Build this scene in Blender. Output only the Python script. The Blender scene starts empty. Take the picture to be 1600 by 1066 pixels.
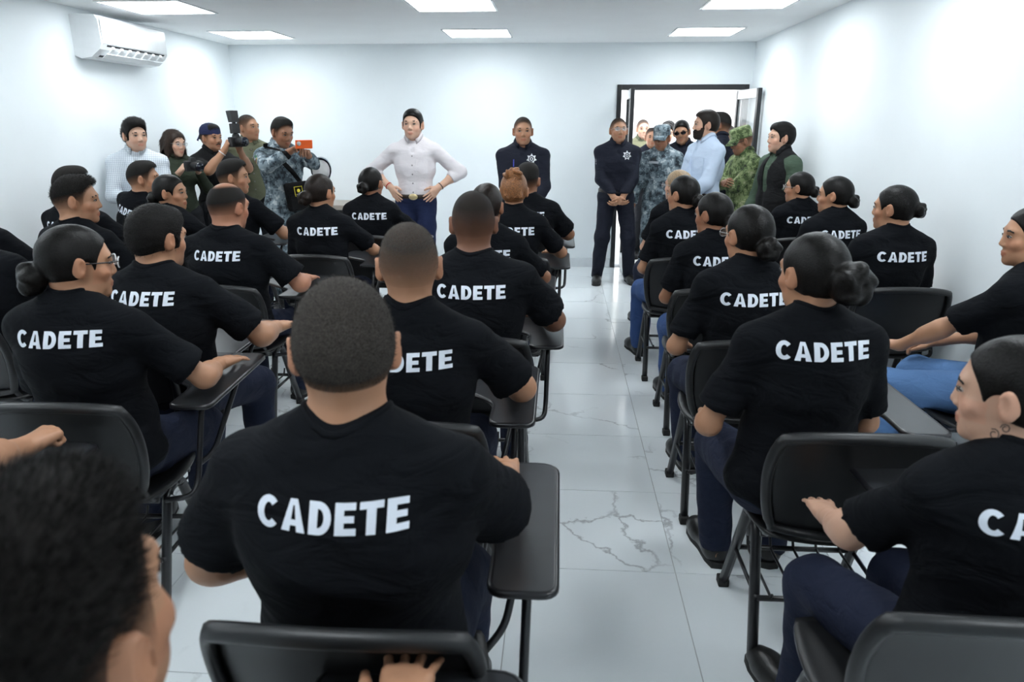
import bpy, bmesh, math, random
import numpy as np
from mathutils import Vector, Matrix
from mathutils.bvhtree import BVHTree

# ------------------------------------------------------------------ camera, world, sun, exposure
SC = bpy.context.scene
COL = SC.collection
random.seed(7)
RNG = np.random.default_rng(11)

CAM_H, CAM_F, CAM_PITCH, CAM_YAW, CAM_ROLL = 1.5726, 1115.7, 16.83, 3.7175, 0.046
cam_data = bpy.data.cameras.new('camera'); cam = bpy.data.objects.new('camera', cam_data); COL.objects.link(cam)
cam_data.sensor_width = 36.0; cam_data.lens = CAM_F / 1600 * 36.0
cam_data.clip_start = 0.02; cam_data.clip_end = 200
_p, _a, _r = (math.radians(v) for v in (CAM_PITCH, CAM_YAW, CAM_ROLL))
_fw = Vector((-math.sin(_a) * math.cos(_p), math.cos(_a) * math.cos(_p), -math.sin(_p)))
_rt = Vector((math.cos(_a), math.sin(_a), 0)); _up = _rt.cross(_fw)
_rt2 = _rt * math.cos(_r) + _up * math.sin(_r); _up2 = -_rt * math.sin(_r) + _up * math.cos(_r)
_m = Matrix((_rt2, _up2, -_fw)).transposed().to_4x4(); _m.translation = (0, 0, CAM_H)
cam.matrix_world = _m
cam_data.dof.use_dof = True; cam_data.dof.focus_distance = 4.2; cam_data.dof.aperture_fstop = 5.0
SC.camera = cam

SC.view_settings.view_transform = 'Standard'; SC.view_settings.look = 'None'
SC.view_settings.gamma = 1.0; SC.view_settings.use_curve_mapping = False
SC.view_settings.exposure = 0.0
SC.cycles.max_bounces = 10; SC.cycles.diffuse_bounces = 7; SC.cycles.glossy_bounces = 3; SC.cycles.transparent_max_bounces = 6
SC.cycles.caustics_reflective = False; SC.cycles.caustics_refractive = False

world = bpy.data.worlds.new('sky'); SC.world = world; world.use_nodes = True
_n = world.node_tree.nodes; _bg = _n['Background']
_bg.inputs['Color'].default_value = (0.80, 0.89, 1.0, 1); _bg.inputs['Strength'].default_value = 3.2
sun_d = bpy.data.lights.new('sun', 'SUN'); sun = bpy.data.objects.new('sun', sun_d); COL.objects.link(sun)
sun_d.energy = 9.0; sun_d.angle = 0.01; sun_d.color = (1.0, 0.96, 0.9)
sun.rotation_euler = (math.radians(34), math.radians(18), 0)

PANEL_STRENGTH = 14.6
XL, XR, YF, YB, ZC = -3.651, 2.025, 8.208, -2.6, 2.411

# ------------------------------------------------------------------ materials
MATS = {}
def srgb(r, g, b):
    f = lambda c: c / 12.92 if c <= 0.04045 else ((c + 0.055) / 1.055) ** 2.4
    return (f(r / 255), f(g / 255), f(b / 255), 1)
def new_mat(name):
    m = bpy.data.materials.new(name); m.use_nodes = True
    nt = m.node_tree; b = nt.nodes['Principled BSDF']
    return m, nt, b
def nd(nt, typ, **kw):
    n = nt.nodes.new(typ)
    for k, v in kw.items():
        if k.startswith('i_'): n.inputs[k[2:].replace('_', ' ')].default_value = v
        else: setattr(n, k, v)
    return n
def add_bump(nt, b, height, strength, dist):
    bm_ = nd(nt, 'ShaderNodeBump'); bm_.inputs['Strength'].default_value = strength; bm_.inputs['Distance'].default_value = dist
    nt.links.new(height, bm_.inputs['Height']); nt.links.new(bm_.outputs['Normal'], b.inputs['Normal'])
def objcoord(nt, scale=(1, 1, 1)):
    t = nd(nt, 'ShaderNodeTexCoord'); mp = nd(nt, 'ShaderNodeMapping'); mp.inputs['Scale'].default_value = scale
    nt.links.new(t.outputs['Object'], mp.inputs['Vector']); return mp.outputs['Vector']
def plain(name, col, rough=0.5, metal=0.0, var=0.06, vscale=20, bump=0.0, bscale=200, spec=0.5, stretch=(1, 1, 1), sheen=0.0, emis=None, coat=0.0):
    """a principled material whose colour wanders a little with noise, with optional fine relief"""
    if name in MATS: return MATS[name]
    m, nt, b = new_mat(name)
    v = objcoord(nt, stretch)
    n = nd(nt, 'ShaderNodeTexNoise'); n.inputs['Scale'].default_value = vscale; n.inputs['Detail'].default_value = 3
    nt.links.new(v, n.inputs['Vector'])
    r = nd(nt, 'ShaderNodeValToRGB')
    r.color_ramp.elements[0].position = 0.3; r.color_ramp.elements[1].position = 0.7
    r.color_ramp.elements[0].color = tuple(c * (1 - var) for c in col[:3]) + (1,)
    r.color_ramp.elements[1].color = tuple(min(1, c * (1 + var)) for c in col[:3]) + (1,)
    nt.links.new(n.outputs['Fac'], r.inputs['Fac']); nt.links.new(r.outputs['Color'], b.inputs['Base Color'])
    b.inputs['Roughness'].default_value = rough; b.inputs['Metallic'].default_value = metal
    b.inputs['Specular IOR Level'].default_value = spec
    if sheen: b.inputs['Sheen Weight'].default_value = sheen
    if coat: b.inputs['Coat Weight'].default_value = coat
    if bump:
        n2 = nd(nt, 'ShaderNodeTexNoise'); n2.inputs['Scale'].default_value = bscale; n2.inputs['Detail'].default_value = 4
        nt.links.new(v, n2.inputs['Vector']); add_bump(nt, b, n2.outputs['Fac'], bump, 0.004)
    if emis:
        b.inputs['Emission Color'].default_value = emis[0]; b.inputs['Emission Strength'].default_value = emis[1]
    MATS[name] = m; return m
def fabric(name, col, rough=0.85, fold=0.35, fscale=9, weave=0.15, sheen=0.0, var=0.10):
    """cloth: broad soft folds plus a fine weave"""
    if name in MATS: return MATS[name]
    m, nt, b = new_mat(name)
    v = objcoord(nt)
    vs = objcoord(nt, (1, 1, 2.2))
    n = nd(nt, 'ShaderNodeTexNoise'); n.inputs['Scale'].default_value = fscale; n.inputs['Detail'].default_value = 3; n.inputs['Distortion'].default_value = 0.8
    nt.links.new(vs, n.inputs['Vector'])
    w = nd(nt, 'ShaderNodeTexNoise'); w.inputs['Scale'].default_value = 700; w.inputs['Detail'].default_value = 1
    nt.links.new(v, w.inputs['Vector'])
    mul = nd(nt, 'ShaderNodeMath', operation='MULTIPLY'); mul.inputs[1].default_value = weave * 0.12
    nt.links.new(w.outputs['Fac'], mul.inputs[0])
    ad = nd(nt, 'ShaderNodeMath', operation='ADD'); nt.links.new(n.outputs['Fac'], ad.inputs[0]); nt.links.new(mul.outputs[0], ad.inputs[1])
    add_bump(nt, b, ad.outputs[0], fold, 0.03)
    r = nd(nt, 'ShaderNodeValToRGB')
    r.color_ramp.elements[0].color = tuple(c * (1 - var) for c in col[:3]) + (1,); r.color_ramp.elements[1].color = tuple(min(1, c * (1 + var)) for c in col[:3]) + (1,)
    nt.links.new(w.outputs['Fac'], r.inputs['Fac']); nt.links.new(r.outputs['Color'], b.inputs['Base Color'])
    b.inputs['Roughness'].default_value = rough; b.inputs['Specular IOR Level'].default_value = 0.25
    if sheen: b.inputs['Sheen Weight'].default_value = sheen
    MATS[name] = m; return m
def camo(name, cols, scale=16, snap=0.011, weights=(0.40, 0.50, 0.60)):
    if name in MATS: return MATS[name]
    m, nt, b = new_mat(name)
    v = objcoord(nt)
    sn = nd(nt, 'ShaderNodeVectorMath', operation='SNAP'); sn.inputs[1].default_value = (snap, snap, snap)
    nt.links.new(v, sn.inputs[0])
    n = nd(nt, 'ShaderNodeTexNoise'); n.inputs['Scale'].default_value = scale; n.inputs['Detail'].default_value = 4; n.inputs['Roughness'].default_value = 0.65
    nt.links.new(sn.outputs[0], n.inputs['Vector'])
    r = nd(nt, 'ShaderNodeValToRGB'); r.color_ramp.interpolation = 'CONSTANT'
    e = r.color_ramp.elements; e[0].position = 0; e[0].color = cols[0]; e[1].position = weights[0]; e[1].color = cols[1]
    for wgt, c in zip(weights[1:], cols[2:]):
        q = e.new(wgt); q.color = c
    nt.links.new(n.outputs['Fac'], r.inputs['Fac']); nt.links.new(r.outputs['Color'], b.inputs['Base Color'])
    f = nd(nt, 'ShaderNodeTexNoise'); f.inputs['Scale'].default_value = 9; f.inputs['Distortion'].default_value = 1.0
    nt.links.new(v, f.inputs['Vector']); add_bump(nt, b, f.outputs['Fac'], 0.4, 0.03)
    b.inputs['Roughness'].default_value = 0.9; MATS[name] = m; return m

def mat_skin():
    m, nt, b = new_mat('skin')
    a = nd(nt, 'ShaderNodeAttribute', attribute_name='tint')
    v = objcoord(nt); n = nd(nt, 'ShaderNodeTexNoise'); n.inputs['Scale'].default_value = 38; n.inputs['Detail'].default_value = 4
    nt.links.new(v, n.inputs['Vector'])
    mx = nd(nt, 'ShaderNodeMix', data_type='RGBA', blend_type='MULTIPLY'); mx.inputs['Factor'].default_value = 0.22
    nt.links.new(a.outputs['Color'], mx.inputs['A']); nt.links.new(n.outputs['Color'], mx.inputs['B'])
    r = nd(nt, 'ShaderNodeValToRGB'); r.color_ramp.elements[0].color = (0.75, 0.7, 0.7, 1); r.color_ramp.elements[1].color = (1, 1, 1, 1)
    nt.links.new(n.outputs['Fac'], r.inputs['Fac']); nt.links.new(r.outputs['Color'], mx.inputs['B'])
    nt.links.new(mx.outputs['Result'], b.inputs['Base Color'])
    b.inputs['Roughness'].default_value = 0.48; b.inputs['Specular IOR Level'].default_value = 0.4
    b.inputs['Subsurface Weight'].default_value = 0.0
    n2 = nd(nt, 'ShaderNodeTexNoise'); n2.inputs['Scale'].default_value = 260; nt.links.new(v, n2.inputs['Vector'])
    add_bump(nt, b, n2.outputs['Fac'], 0.12, 0.002)
    MATS['skin'] = m; return m
def mat_hair(name, col, rough=0.45, strand=(60, 60, 9), bump=0.6, fade=False, spec=0.5, var=0.5, grain=False):
    if name in MATS: return MATS[name]
    m, nt, b = new_mat(name)
    v = objcoord(nt, strand)
    n = nd(nt, 'ShaderNodeTexNoise'); n.inputs['Scale'].default_value = 4; n.inputs['Detail'].default_value = 4; n.inputs['Distortion'].default_value = 0.4
    nt.links.new(v, n.inputs['Vector'])
    r = nd(nt, 'ShaderNodeValToRGB'); r.color_ramp.elements[0].position = 0.35; r.color_ramp.elements[1].position = 0.7
    r.color_ramp.elements[0].color = tuple(c * (1 - var) for c in col[:3]) + (1,); r.color_ramp.elements[1].color = tuple(min(1, c * (1 + var)) for c in col[:3]) + (1,)
    nt.links.new(n.outputs['Fac'], r.inputs['Fac']); nt.links.new(r.outputs['Color'], b.inputs['Base Color'])
    add_bump(nt, b, n.outputs['Fac'], bump, 0.006)
    b.inputs['Roughness'].default_value = rough; b.inputs['Specular IOR Level'].default_value = spec
    if fade:
        a = nd(nt, 'ShaderNodeAttribute', attribute_name='cover')
        v2 = objcoord(nt); g = nd(nt, 'ShaderNodeTexNoise'); g.inputs['Scale'].default_value = 420; g.inputs['Detail'].default_value = 2
        nt.links.new(v2, g.inputs['Vector'])
        s = nd(nt, 'ShaderNodeMath', operation='MULTIPLY_ADD'); s.inputs[1].default_value = 0.5; s.inputs[2].default_value = -0.25
        nt.links.new(g.outputs['Fac'], s.inputs[0])
        ad = nd(nt, 'ShaderNodeMath', operation='ADD', use_clamp=True); nt.links.new(a.outputs['Fac'], ad.inputs[0]); nt.links.new(s.outputs[0], ad.inputs[1])
        mu = nd(nt, 'ShaderNodeMath', operation='MULTIPLY', use_clamp=True); nt.links.new(ad.outputs[0], mu.inputs[0]); nt.links.new(a.outputs['Fac'], mu.inputs[1])
        po = nd(nt, 'ShaderNodeMath', operation='POWER', use_clamp=True); po.inputs[1].default_value = 0.5; nt.links.new(mu.outputs[0], po.inputs[0])
        nt.links.new(po.outputs[0], b.inputs['Alpha'])
    MATS[name] = m; return m

# ------------------------------------------------------------------ object helpers
def link(name, mesh, mat=None, parent=None, matrix=None):
    o = bpy.data.objects.new(name, mesh); COL.objects.link(o)
    if mat is not None and len(mesh.materials) == 0: mesh.materials.append(mat)
    if parent is not None: o.parent = parent
    if matrix is not None: o.matrix_local = matrix
    return o
def empty(name, loc=(0, 0, 0), rz=0.0, parent=None):
    o = bpy.data.objects.new(name, None); COL.objects.link(o); o.empty_display_size = 0.1
    o.location = loc; o.rotation_euler = (0, 0, rz)
    if parent is not None: o.parent = parent
    return o
def tag(o, label=None, cat=None, group=None, kind=None):
    if label: o['label'] = label
    if cat: o['category'] = cat
    if group: o['group'] = group
    if kind: o['kind'] = kind
    return o
def pymesh(name, verts, faces, smooth=True, mats=None, fmat=None):
    me = bpy.data.meshes.new(name)
    me.from_pydata([tuple(map(float, v)) for v in verts], [], [tuple(map(int, f)) for f in faces])
    if smooth: me.polygons.foreach_set('use_smooth', np.ones(len(me.polygons), dtype=bool))
    if mats:
        for q in mats: me.materials.append(q)
    if fmat is not None: me.polygons.foreach_set('material_index', np.asarray(fmat, dtype=np.int32))
    me.update(); return me
def npmesh(name, V, F, smooth=True):
    """fast mesh from arrays, quads"""
    me = bpy.data.meshes.new(name)
    nv, nf = len(V), len(F)
    me.vertices.add(nv); me.vertices.foreach_set('co', np.ascontiguousarray(V, dtype=np.float32).ravel())
    k = F.shape[1]
    me.loops.add(nf * k); me.loops.foreach_set('vertex_index', np.ascontiguousarray(F, dtype=np.int32).ravel())
    me.polygons.add(nf); me.polygons.foreach_set('loop_start', np.arange(0, nf * k, k, dtype=np.int32))
    if smooth: me.polygons.foreach_set('use_smooth', np.ones(nf, dtype=bool))
    me.update(calc_edges=True); return me
class MB:
    """collects boxes, tubes, prisms and lofts into one mesh"""
    def __init__(s): s.v = []; s.f = []; s.fm = []; s.sm = []
    def add(s, verts, faces, mi=0, smooth=True):
        o = len(s.v); s.v += [tuple(map(float, v)) for v in verts]
        for f in faces: s.f.append(tuple(i + o for i in f)); s.fm.append(mi); s.sm.append(smooth)
        return s
    def box(s, x0, x1, y0, y1, z0, z1, mi=0, bev=0.0):
        if bev > 0:
            b = bev
            bm = bmesh.new(); bmesh.ops.create_cube(bm, size=1.0)
            for v in bm.verts: v.co = ((x0 + x1) / 2 + v.co.x * (x1 - x0), (y0 + y1) / 2 + v.co.y * (y1 - y0), (z0 + z1) / 2 + v.co.z * (z1 - z0))
            bmesh.ops.bevel(bm, geom=bm.edges[:], offset=b, segments=2, affect='EDGES', profile=0.5)
            bm.verts.index_update()
            s.add([v.co[:] for v in bm.verts], [[v.index for v in f.verts] for f in bm.faces], mi, False); bm.free(); return s
        v = [(x, y, z) for x in (x0, x1) for y in (y0, y1) for z in (z0, z1)]
        return s.add(v, [(0, 1, 3, 2), (4, 6, 7, 5), (0, 4, 5, 1), (2, 3, 7, 6), (0, 2, 6, 4), (1, 5, 7, 3)], mi, False)
    def tube(s, pts, r, n=8, mi=0, closed=False, cap=True, flat=1.0, up=None):
        """sweep a circle (or an ellipse when flat != 1) along points; r may be a list"""
        P = [np.array(p, float) for p in pts]; m = len(P); rs = r if hasattr(r, '__len__') else [r] * m
        T = []
        for i in range(m):
            a = P[(i - 1) % m] if (closed or i > 0) else P[i]; b = P[(i + 1) % m] if (closed or i < m - 1) else P[i]
            t = b - a; T.append(t / (np.linalg.norm(t) + 1e-12))
        nrm = np.array(up if up is not None else (0, 0, 1.0), float)
        if abs(nrm @ T[0]) > 0.95: nrm = np.array((1.0, 0, 0))
        verts = []
        for i in range(m):
            nrm = nrm - T[i] * (nrm @ T[i]); nrm /= np.linalg.norm(nrm) + 1e-12
            bi = np.cross(T[i], nrm)
            for k in range(n):
                a = 2 * math.pi * k / n
                verts.append(P[i] + rs[i] * (math.cos(a) * nrm + flat * math.sin(a) * bi))
        faces = []
        for i in range(m if closed else m - 1):
            j = (i + 1) % m
            for k in range(n):
                faces.append((i * n + k, i * n + (k + 1) % n, j * n + (k + 1) % n, j * n + k))
        if cap and not closed:
            faces.append(tuple(range(n))[::-1]); faces.append(tuple((m - 1) * n + k for k in range(n)))
        return s.add(verts, faces, mi, True)
    def prism(s, poly, z0, z1, mi=0, axis='z', smooth=False):
        n = len(poly)
        def mp(p, q):
            return {'z': (p[0], p[1], q), 'y': (p[0], q, p[1]), 'x': (q, p[0], p[1])}[axis]
        v = [mp(p, z0) for p in poly] + [mp(p, z1) for p in poly]
        f = [tuple(range(n))[::-1], tuple(range(n, 2 * n))] + [(i, (i + 1) % n, n + (i + 1) % n, n + i) for i in range(n)]
        return s.add(v, f, mi, smooth)
    def sphere(s, c, r, n=12, m=8, mi=0):
        r = r if hasattr(r, '__len__') else (r, r, r); v = [(c[0], c[1], c[2] - r[2])]; f = []
        for j in range(1, m):
            ph = -math.pi / 2 + math.pi * j / m
            for i in range(n):
                th = 2 * math.pi * i / n
                v.append((c[0] + r[0] * math.cos(ph) * math.cos(th), c[1] + r[1] * math.cos(ph) * math.sin(th), c[2] + r[2] * math.sin(ph)))
        v.append((c[0], c[1], c[2] + r[2])); t = len(v) - 1
        for i in range(n): f.append((0, 1 + (i + 1) % n, 1 + i)); f.append((t, 1 + (m - 2) * n + i, 1 + (m - 2) * n + (i + 1) % n))
        for j in range(m - 2):
            for i in range(n): f.append((1 + j * n + i, 1 + j * n + (i + 1) % n, 1 + (j + 1) * n + (i + 1) % n, 1 + (j + 1) * n + i))
        return s.add(v, f, mi, True)
    def mesh(s, name, mats=None):
        me = pymesh(name, s.v, s.f, False, mats if mats is None or isinstance(mats, (list, tuple)) else [mats], s.fm if mats else None)
        me.polygons.foreach_set('use_smooth', np.array(s.sm, dtype=bool))
        bm = bmesh.new(); bm.from_mesh(me); bmesh.ops.recalc_face_normals(bm, faces=bm.faces[:]); bm.to_mesh(me); bm.free()
        me.update(); return me
    def build(s, name, mats, parent=None, matrix=None): return link(name, s.mesh(name, mats), None, parent, matrix)
def arc(pts, r, seg=5):
    """round the corners of a polyline"""
    P = [np.array(p, float) for p in pts]; out = [P[0]]
    for i in range(1, len(P) - 1):
        a, b, c = P[i - 1], P[i], P[i + 1]; d1 = a - b; d2 = c - b
        rr = min(r, np.linalg.norm(d1) * 0.49, np.linalg.norm(d2) * 0.49)
        p0 = b + d1 / np.linalg.norm(d1) * rr; p1 = b + d2 / np.linalg.norm(d2) * rr
        for t in np.linspace(0, 1, seg): out.append((1 - t) ** 2 * p0 + 2 * t * (1 - t) * b + t * t * p1)
    out.append(P[-1]); return out
def rrect(x0, x1, y0, y1, r, seg=5):
    out = []
    for cx, cy, a0 in ((x1 - r, y1 - r, 0), (x0 + r, y1 - r, 90), (x0 + r, y0 + r, 180), (x1 - r, y0 + r, 270)):
        for k in range(seg + 1):
            a = math.radians(a0 + 90 * k / seg); out.append((cx + r * math.cos(a), cy + r * math.sin(a)))
    return out

# ------------------------------------------------------------------ implicit surfaces: bodies, clothes and hair are grown as one skin from round cones and ellipsoids
def axis(lo, hi, coarse, fine=()):
    out = [lo]; x = lo
    while x < hi:
        st = coarse
        for a, b, f in fine:
            if a - coarse <= x <= b: st = min(st, f)
        x += st; out.append(x)
    return np.array(out, dtype=np.float32)
class Field:
    def __init__(s, xs, ys, zs):
        s.ax = (xs, ys, zs); s.D = np.full((len(xs), len(ys), len(zs)), 1e3, dtype=np.float32)
    def sl(s, lo, hi):
        out = []
        for a, l, h in zip(s.ax, lo, hi):
            i = max(0, int(np.searchsorted(a, l)) - 1); j = min(len(a), int(np.searchsorted(a, h)) + 1)
            if j <= i: return None
            out.append(slice(i, j))
        return tuple(out)
    def grid(s, q): return s.ax[0][q[0]][:, None, None], s.ax[1][q[1]][None, :, None], s.ax[2][q[2]][None, None, :]
    def prim(s, P, g=0.0):
        """P = ('rc', a, b, ra, rb, k [, cut]) or ('el', c, r, R, k)"""
        k = P[5] if P[0] == 'rc' else P[4]; mg = k + 0.03 + max(g, 0)
        if P[0] == 'rc':
            a = np.asarray(P[1], float); b = np.asarray(P[2], float); m = max(P[3], P[4]) + mg
            lo = np.minimum(a, b) - m; hi = np.maximum(a, b) + m
        else:
            c = np.asarray(P[1], float); r = np.asarray(P[2], float); R = P[3]
            e = r if R is None else np.sqrt((np.asarray(R) ** 2) @ (r ** 2)); lo = c - e - mg; hi = c + e + mg
        q = s.sl(lo, hi)
        if q is None: return None, None, k
        X, Y, Z = s.grid(q)
        if P[0] == 'rc':
            d = (b - a).astype(np.float32); L = float(d @ d) + 1e-12
            px, py, pz = X - np.float32(a[0]), Y - np.float32(a[1]), Z - np.float32(a[2])
            t = np.clip((px * d[0] + py * d[1] + pz * d[2]) / np.float32(L), 0, 1)
            dd = np.sqrt((px - d[0] * t) ** 2 + (py - d[1] * t) ** 2 + (pz - d[2] * t) ** 2) - (np.float32(P[3] + g) + np.float32(P[4] - P[3]) * t)
            if len(P) > 6 and P[6] is not None:
                c0, n0 = P[6]; c0 = np.asarray(c0, np.float32); n0 = np.asarray(n0, np.float32)
                dd = np.maximum(dd, (X - c0[0]) * n0[0] + (Y - c0[1]) * n0[1] + (Z - c0[2]) * n0[2])
        else:
            px, py, pz = X - np.float32(c[0]), Y - np.float32(c[1]), Z - np.float32(c[2])
            if R is not None:
                R = np.asarray(R, np.float32)
                px, py, pz = (px * R[0, 0] + py * R[1, 0] + pz * R[2, 0], px * R[0, 1] + py * R[1, 1] + pz * R[2, 1], px * R[0, 2] + py * R[1, 2] + pz * R[2, 2])
            r = (r + g).astype(np.float32)
            k0 = np.sqrt((px / r[0]) ** 2 + (py / r[1]) ** 2 + (pz / r[2]) ** 2)
            k1 = np.sqrt((px / r[0] ** 2) ** 2 + (py / r[1] ** 2) ** 2 + (pz / r[2] ** 2) ** 2)
            dd = k0 * (k0 - 1) / np.maximum(k1, 1e-6)
        return q, dd, k
    def add(s, P, g=0.0):
        q, d, k = s.prim(P, g)
        if q is None: return
        a = s.D[q]; h = np.maximum(k - np.abs(a - d), 0); s.D[q] = np.minimum(a, d) - h * h * np.float32(0.25 / max(k, 1e-6))
    def sub(s, P, g=0.0):
        q, d, k = s.prim(P, g)
        if q is None: return
        a = s.D[q]; d = -d; h = np.maximum(k - np.abs(a - d), 0); s.D[q] = np.maximum(a, d) + h * h * np.float32(0.25 / max(k, 1e-6))
    def cut(s, c0, n0, k=0.0):
        """keep the side opposite to the normal"""
        X, Y, Z = s.grid((slice(None),) * 3); n0 = np.asarray(n0, float); n0 = n0 / np.linalg.norm(n0)
        d = (X - np.float32(c0[0])) * np.float32(n0[0]) + (Y - np.float32(c0[1])) * np.float32(n0[1]) + (Z - np.float32(c0[2])) * np.float32(n0[2])
        if k > 0:
            h = np.maximum(k - np.abs(s.D - d), 0); s.D = np.maximum(s.D, d) + h * h * np.float32(0.25 / k)
        else: s.D = np.maximum(s.D, d)
    def wrinkle(s, amp, freq, seed, sq=(1, 1, 1)):
        r = np.random.default_rng(seed); X, Y, Z = s.grid((slice(None),) * 3); X = X * sq[0]; Y = Y * sq[1]; Z = Z * sq[2]
        acc = 0
        for i in range(4):
            k = r.normal(size=3); k = k / np.linalg.norm(k) * freq * (0.6 + 0.5 * i); ph = r.uniform(0, 6.28, 2); j = r.normal(size=3) * freq * 0.35
            acc = acc + np.sin(k[0] * X + k[1] * Y + k[2] * Z + ph[0] + 1.3 * np.sin(j[0] * X + j[1] * Y + j[2] * Z + ph[1])) / (1 + i * 0.6)
        s.D += np.float32(amp) * acc.astype(np.float32)
    def net(s):
        D = s.D; S = D < 0
        n = S[:-1, :-1, :-1].astype(np.int8)
        for a in (0, 1):
            for b in (0, 1):
                for c in (0, 1):
                    if a + b + c: n = n + S[a:S.shape[0] - 1 + a, b:S.shape[1] - 1 + b, c:S.shape[2] - 1 + c]
        act = (n > 0) & (n < 8)
        i, j, k = np.nonzero(act); N = len(i)
        xs, ys, zs = s.ax
        V = np.empty((N, 2, 2, 2), np.float32)
        for a in (0, 1):
            for b in (0, 1):
                for c in (0, 1): V[:, a, b, c] = D[i + a, j + b, k + c]
        acc = np.zeros((N, 3)); cnt = np.zeros(N)
        x0, x1, y0, y1, z0, z1 = xs[i], xs[i + 1], ys[j], ys[j + 1], zs[k], zs[k + 1]
        for b in (0, 1):
            for c in (0, 1):
                for ax in range(3):
                    d0, d1 = ((V[:, 0, b, c], V[:, 1, b, c]), (V[:, b, 0, c], V[:, b, 1, c]), (V[:, b, c, 0], V[:, b, c, 1]))[ax]
                    m = (d0 < 0) != (d1 < 0)
                    t = np.where(m, d0 / np.where(m, d0 - d1, 1), 0)
                    if ax == 0: p = (x0 + t * (x1 - x0), (y1 if b else y0), (z1 if c else z0))
                    elif ax == 1: p = ((x1 if b else x0), y0 + t * (y1 - y0), (z1 if c else z0))
                    else: p = ((x1 if b else x0), (y1 if c else y0), z0 + t * (z1 - z0))
                    for q in range(3): acc[:, q] += np.where(m, p[q], 0)
                    cnt += m
        P = acc / cnt[:, None]
        idx = np.full(act.shape, -1, np.int32); idx[act] = np.arange(N)
        F = []
        A = S[:-1, 1:-1, 1:-1] != S[1:, 1:-1, 1:-1]; a, b, c = np.nonzero(A); ins = S[:-1, 1:-1, 1:-1][A]
        q = np.stack([idx[a, b, c], idx[a, b + 1, c], idx[a, b + 1, c + 1], idx[a, b, c + 1]], 1); F.append(np.where(ins[:, None], q, q[:, ::-1]))
        A = S[1:-1, :-1, 1:-1] != S[1:-1, 1:, 1:-1]; a, b, c = np.nonzero(A); ins = S[1:-1, :-1, 1:-1][A]
        q = np.stack([idx[a, b, c], idx[a, b, c + 1], idx[a + 1, b, c + 1], idx[a + 1, b, c]], 1); F.append(np.where(ins[:, None], q, q[:, ::-1]))
        A = S[1:-1, 1:-1, :-1] != S[1:-1, 1:-1, 1:]; a, b, c = np.nonzero(A); ins = S[1:-1, 1:-1, :-1][A]
        q = np.stack([idx[a, b, c], idx[a + 1, b, c], idx[a + 1, b + 1, c], idx[a, b + 1, c]], 1); F.append(np.where(ins[:, None], q, q[:, ::-1]))
        F = np.concatenate(F); F = F[(F >= 0).all(1)]
        return P, F
def relax(P, F, it=1, lam=0.5):
    e = np.concatenate([F[:, [0, 1]], F[:, [1, 2]], F[:, [2, 3]], F[:, [3, 0]]]); e = np.concatenate([e, e[:, ::-1]])
    cnt = np.bincount(e[:, 0], minlength=len(P)).astype(float)
    for _ in range(it):
        for w in (lam, -lam * 0.94):
            A = np.stack([np.bincount(e[:, 0], weights=P[e[:, 1], q], minlength=len(P)) for q in range(3)], 1)
            P = P + w * (A / np.maximum(cnt, 1)[:, None] - P)
    return P

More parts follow.
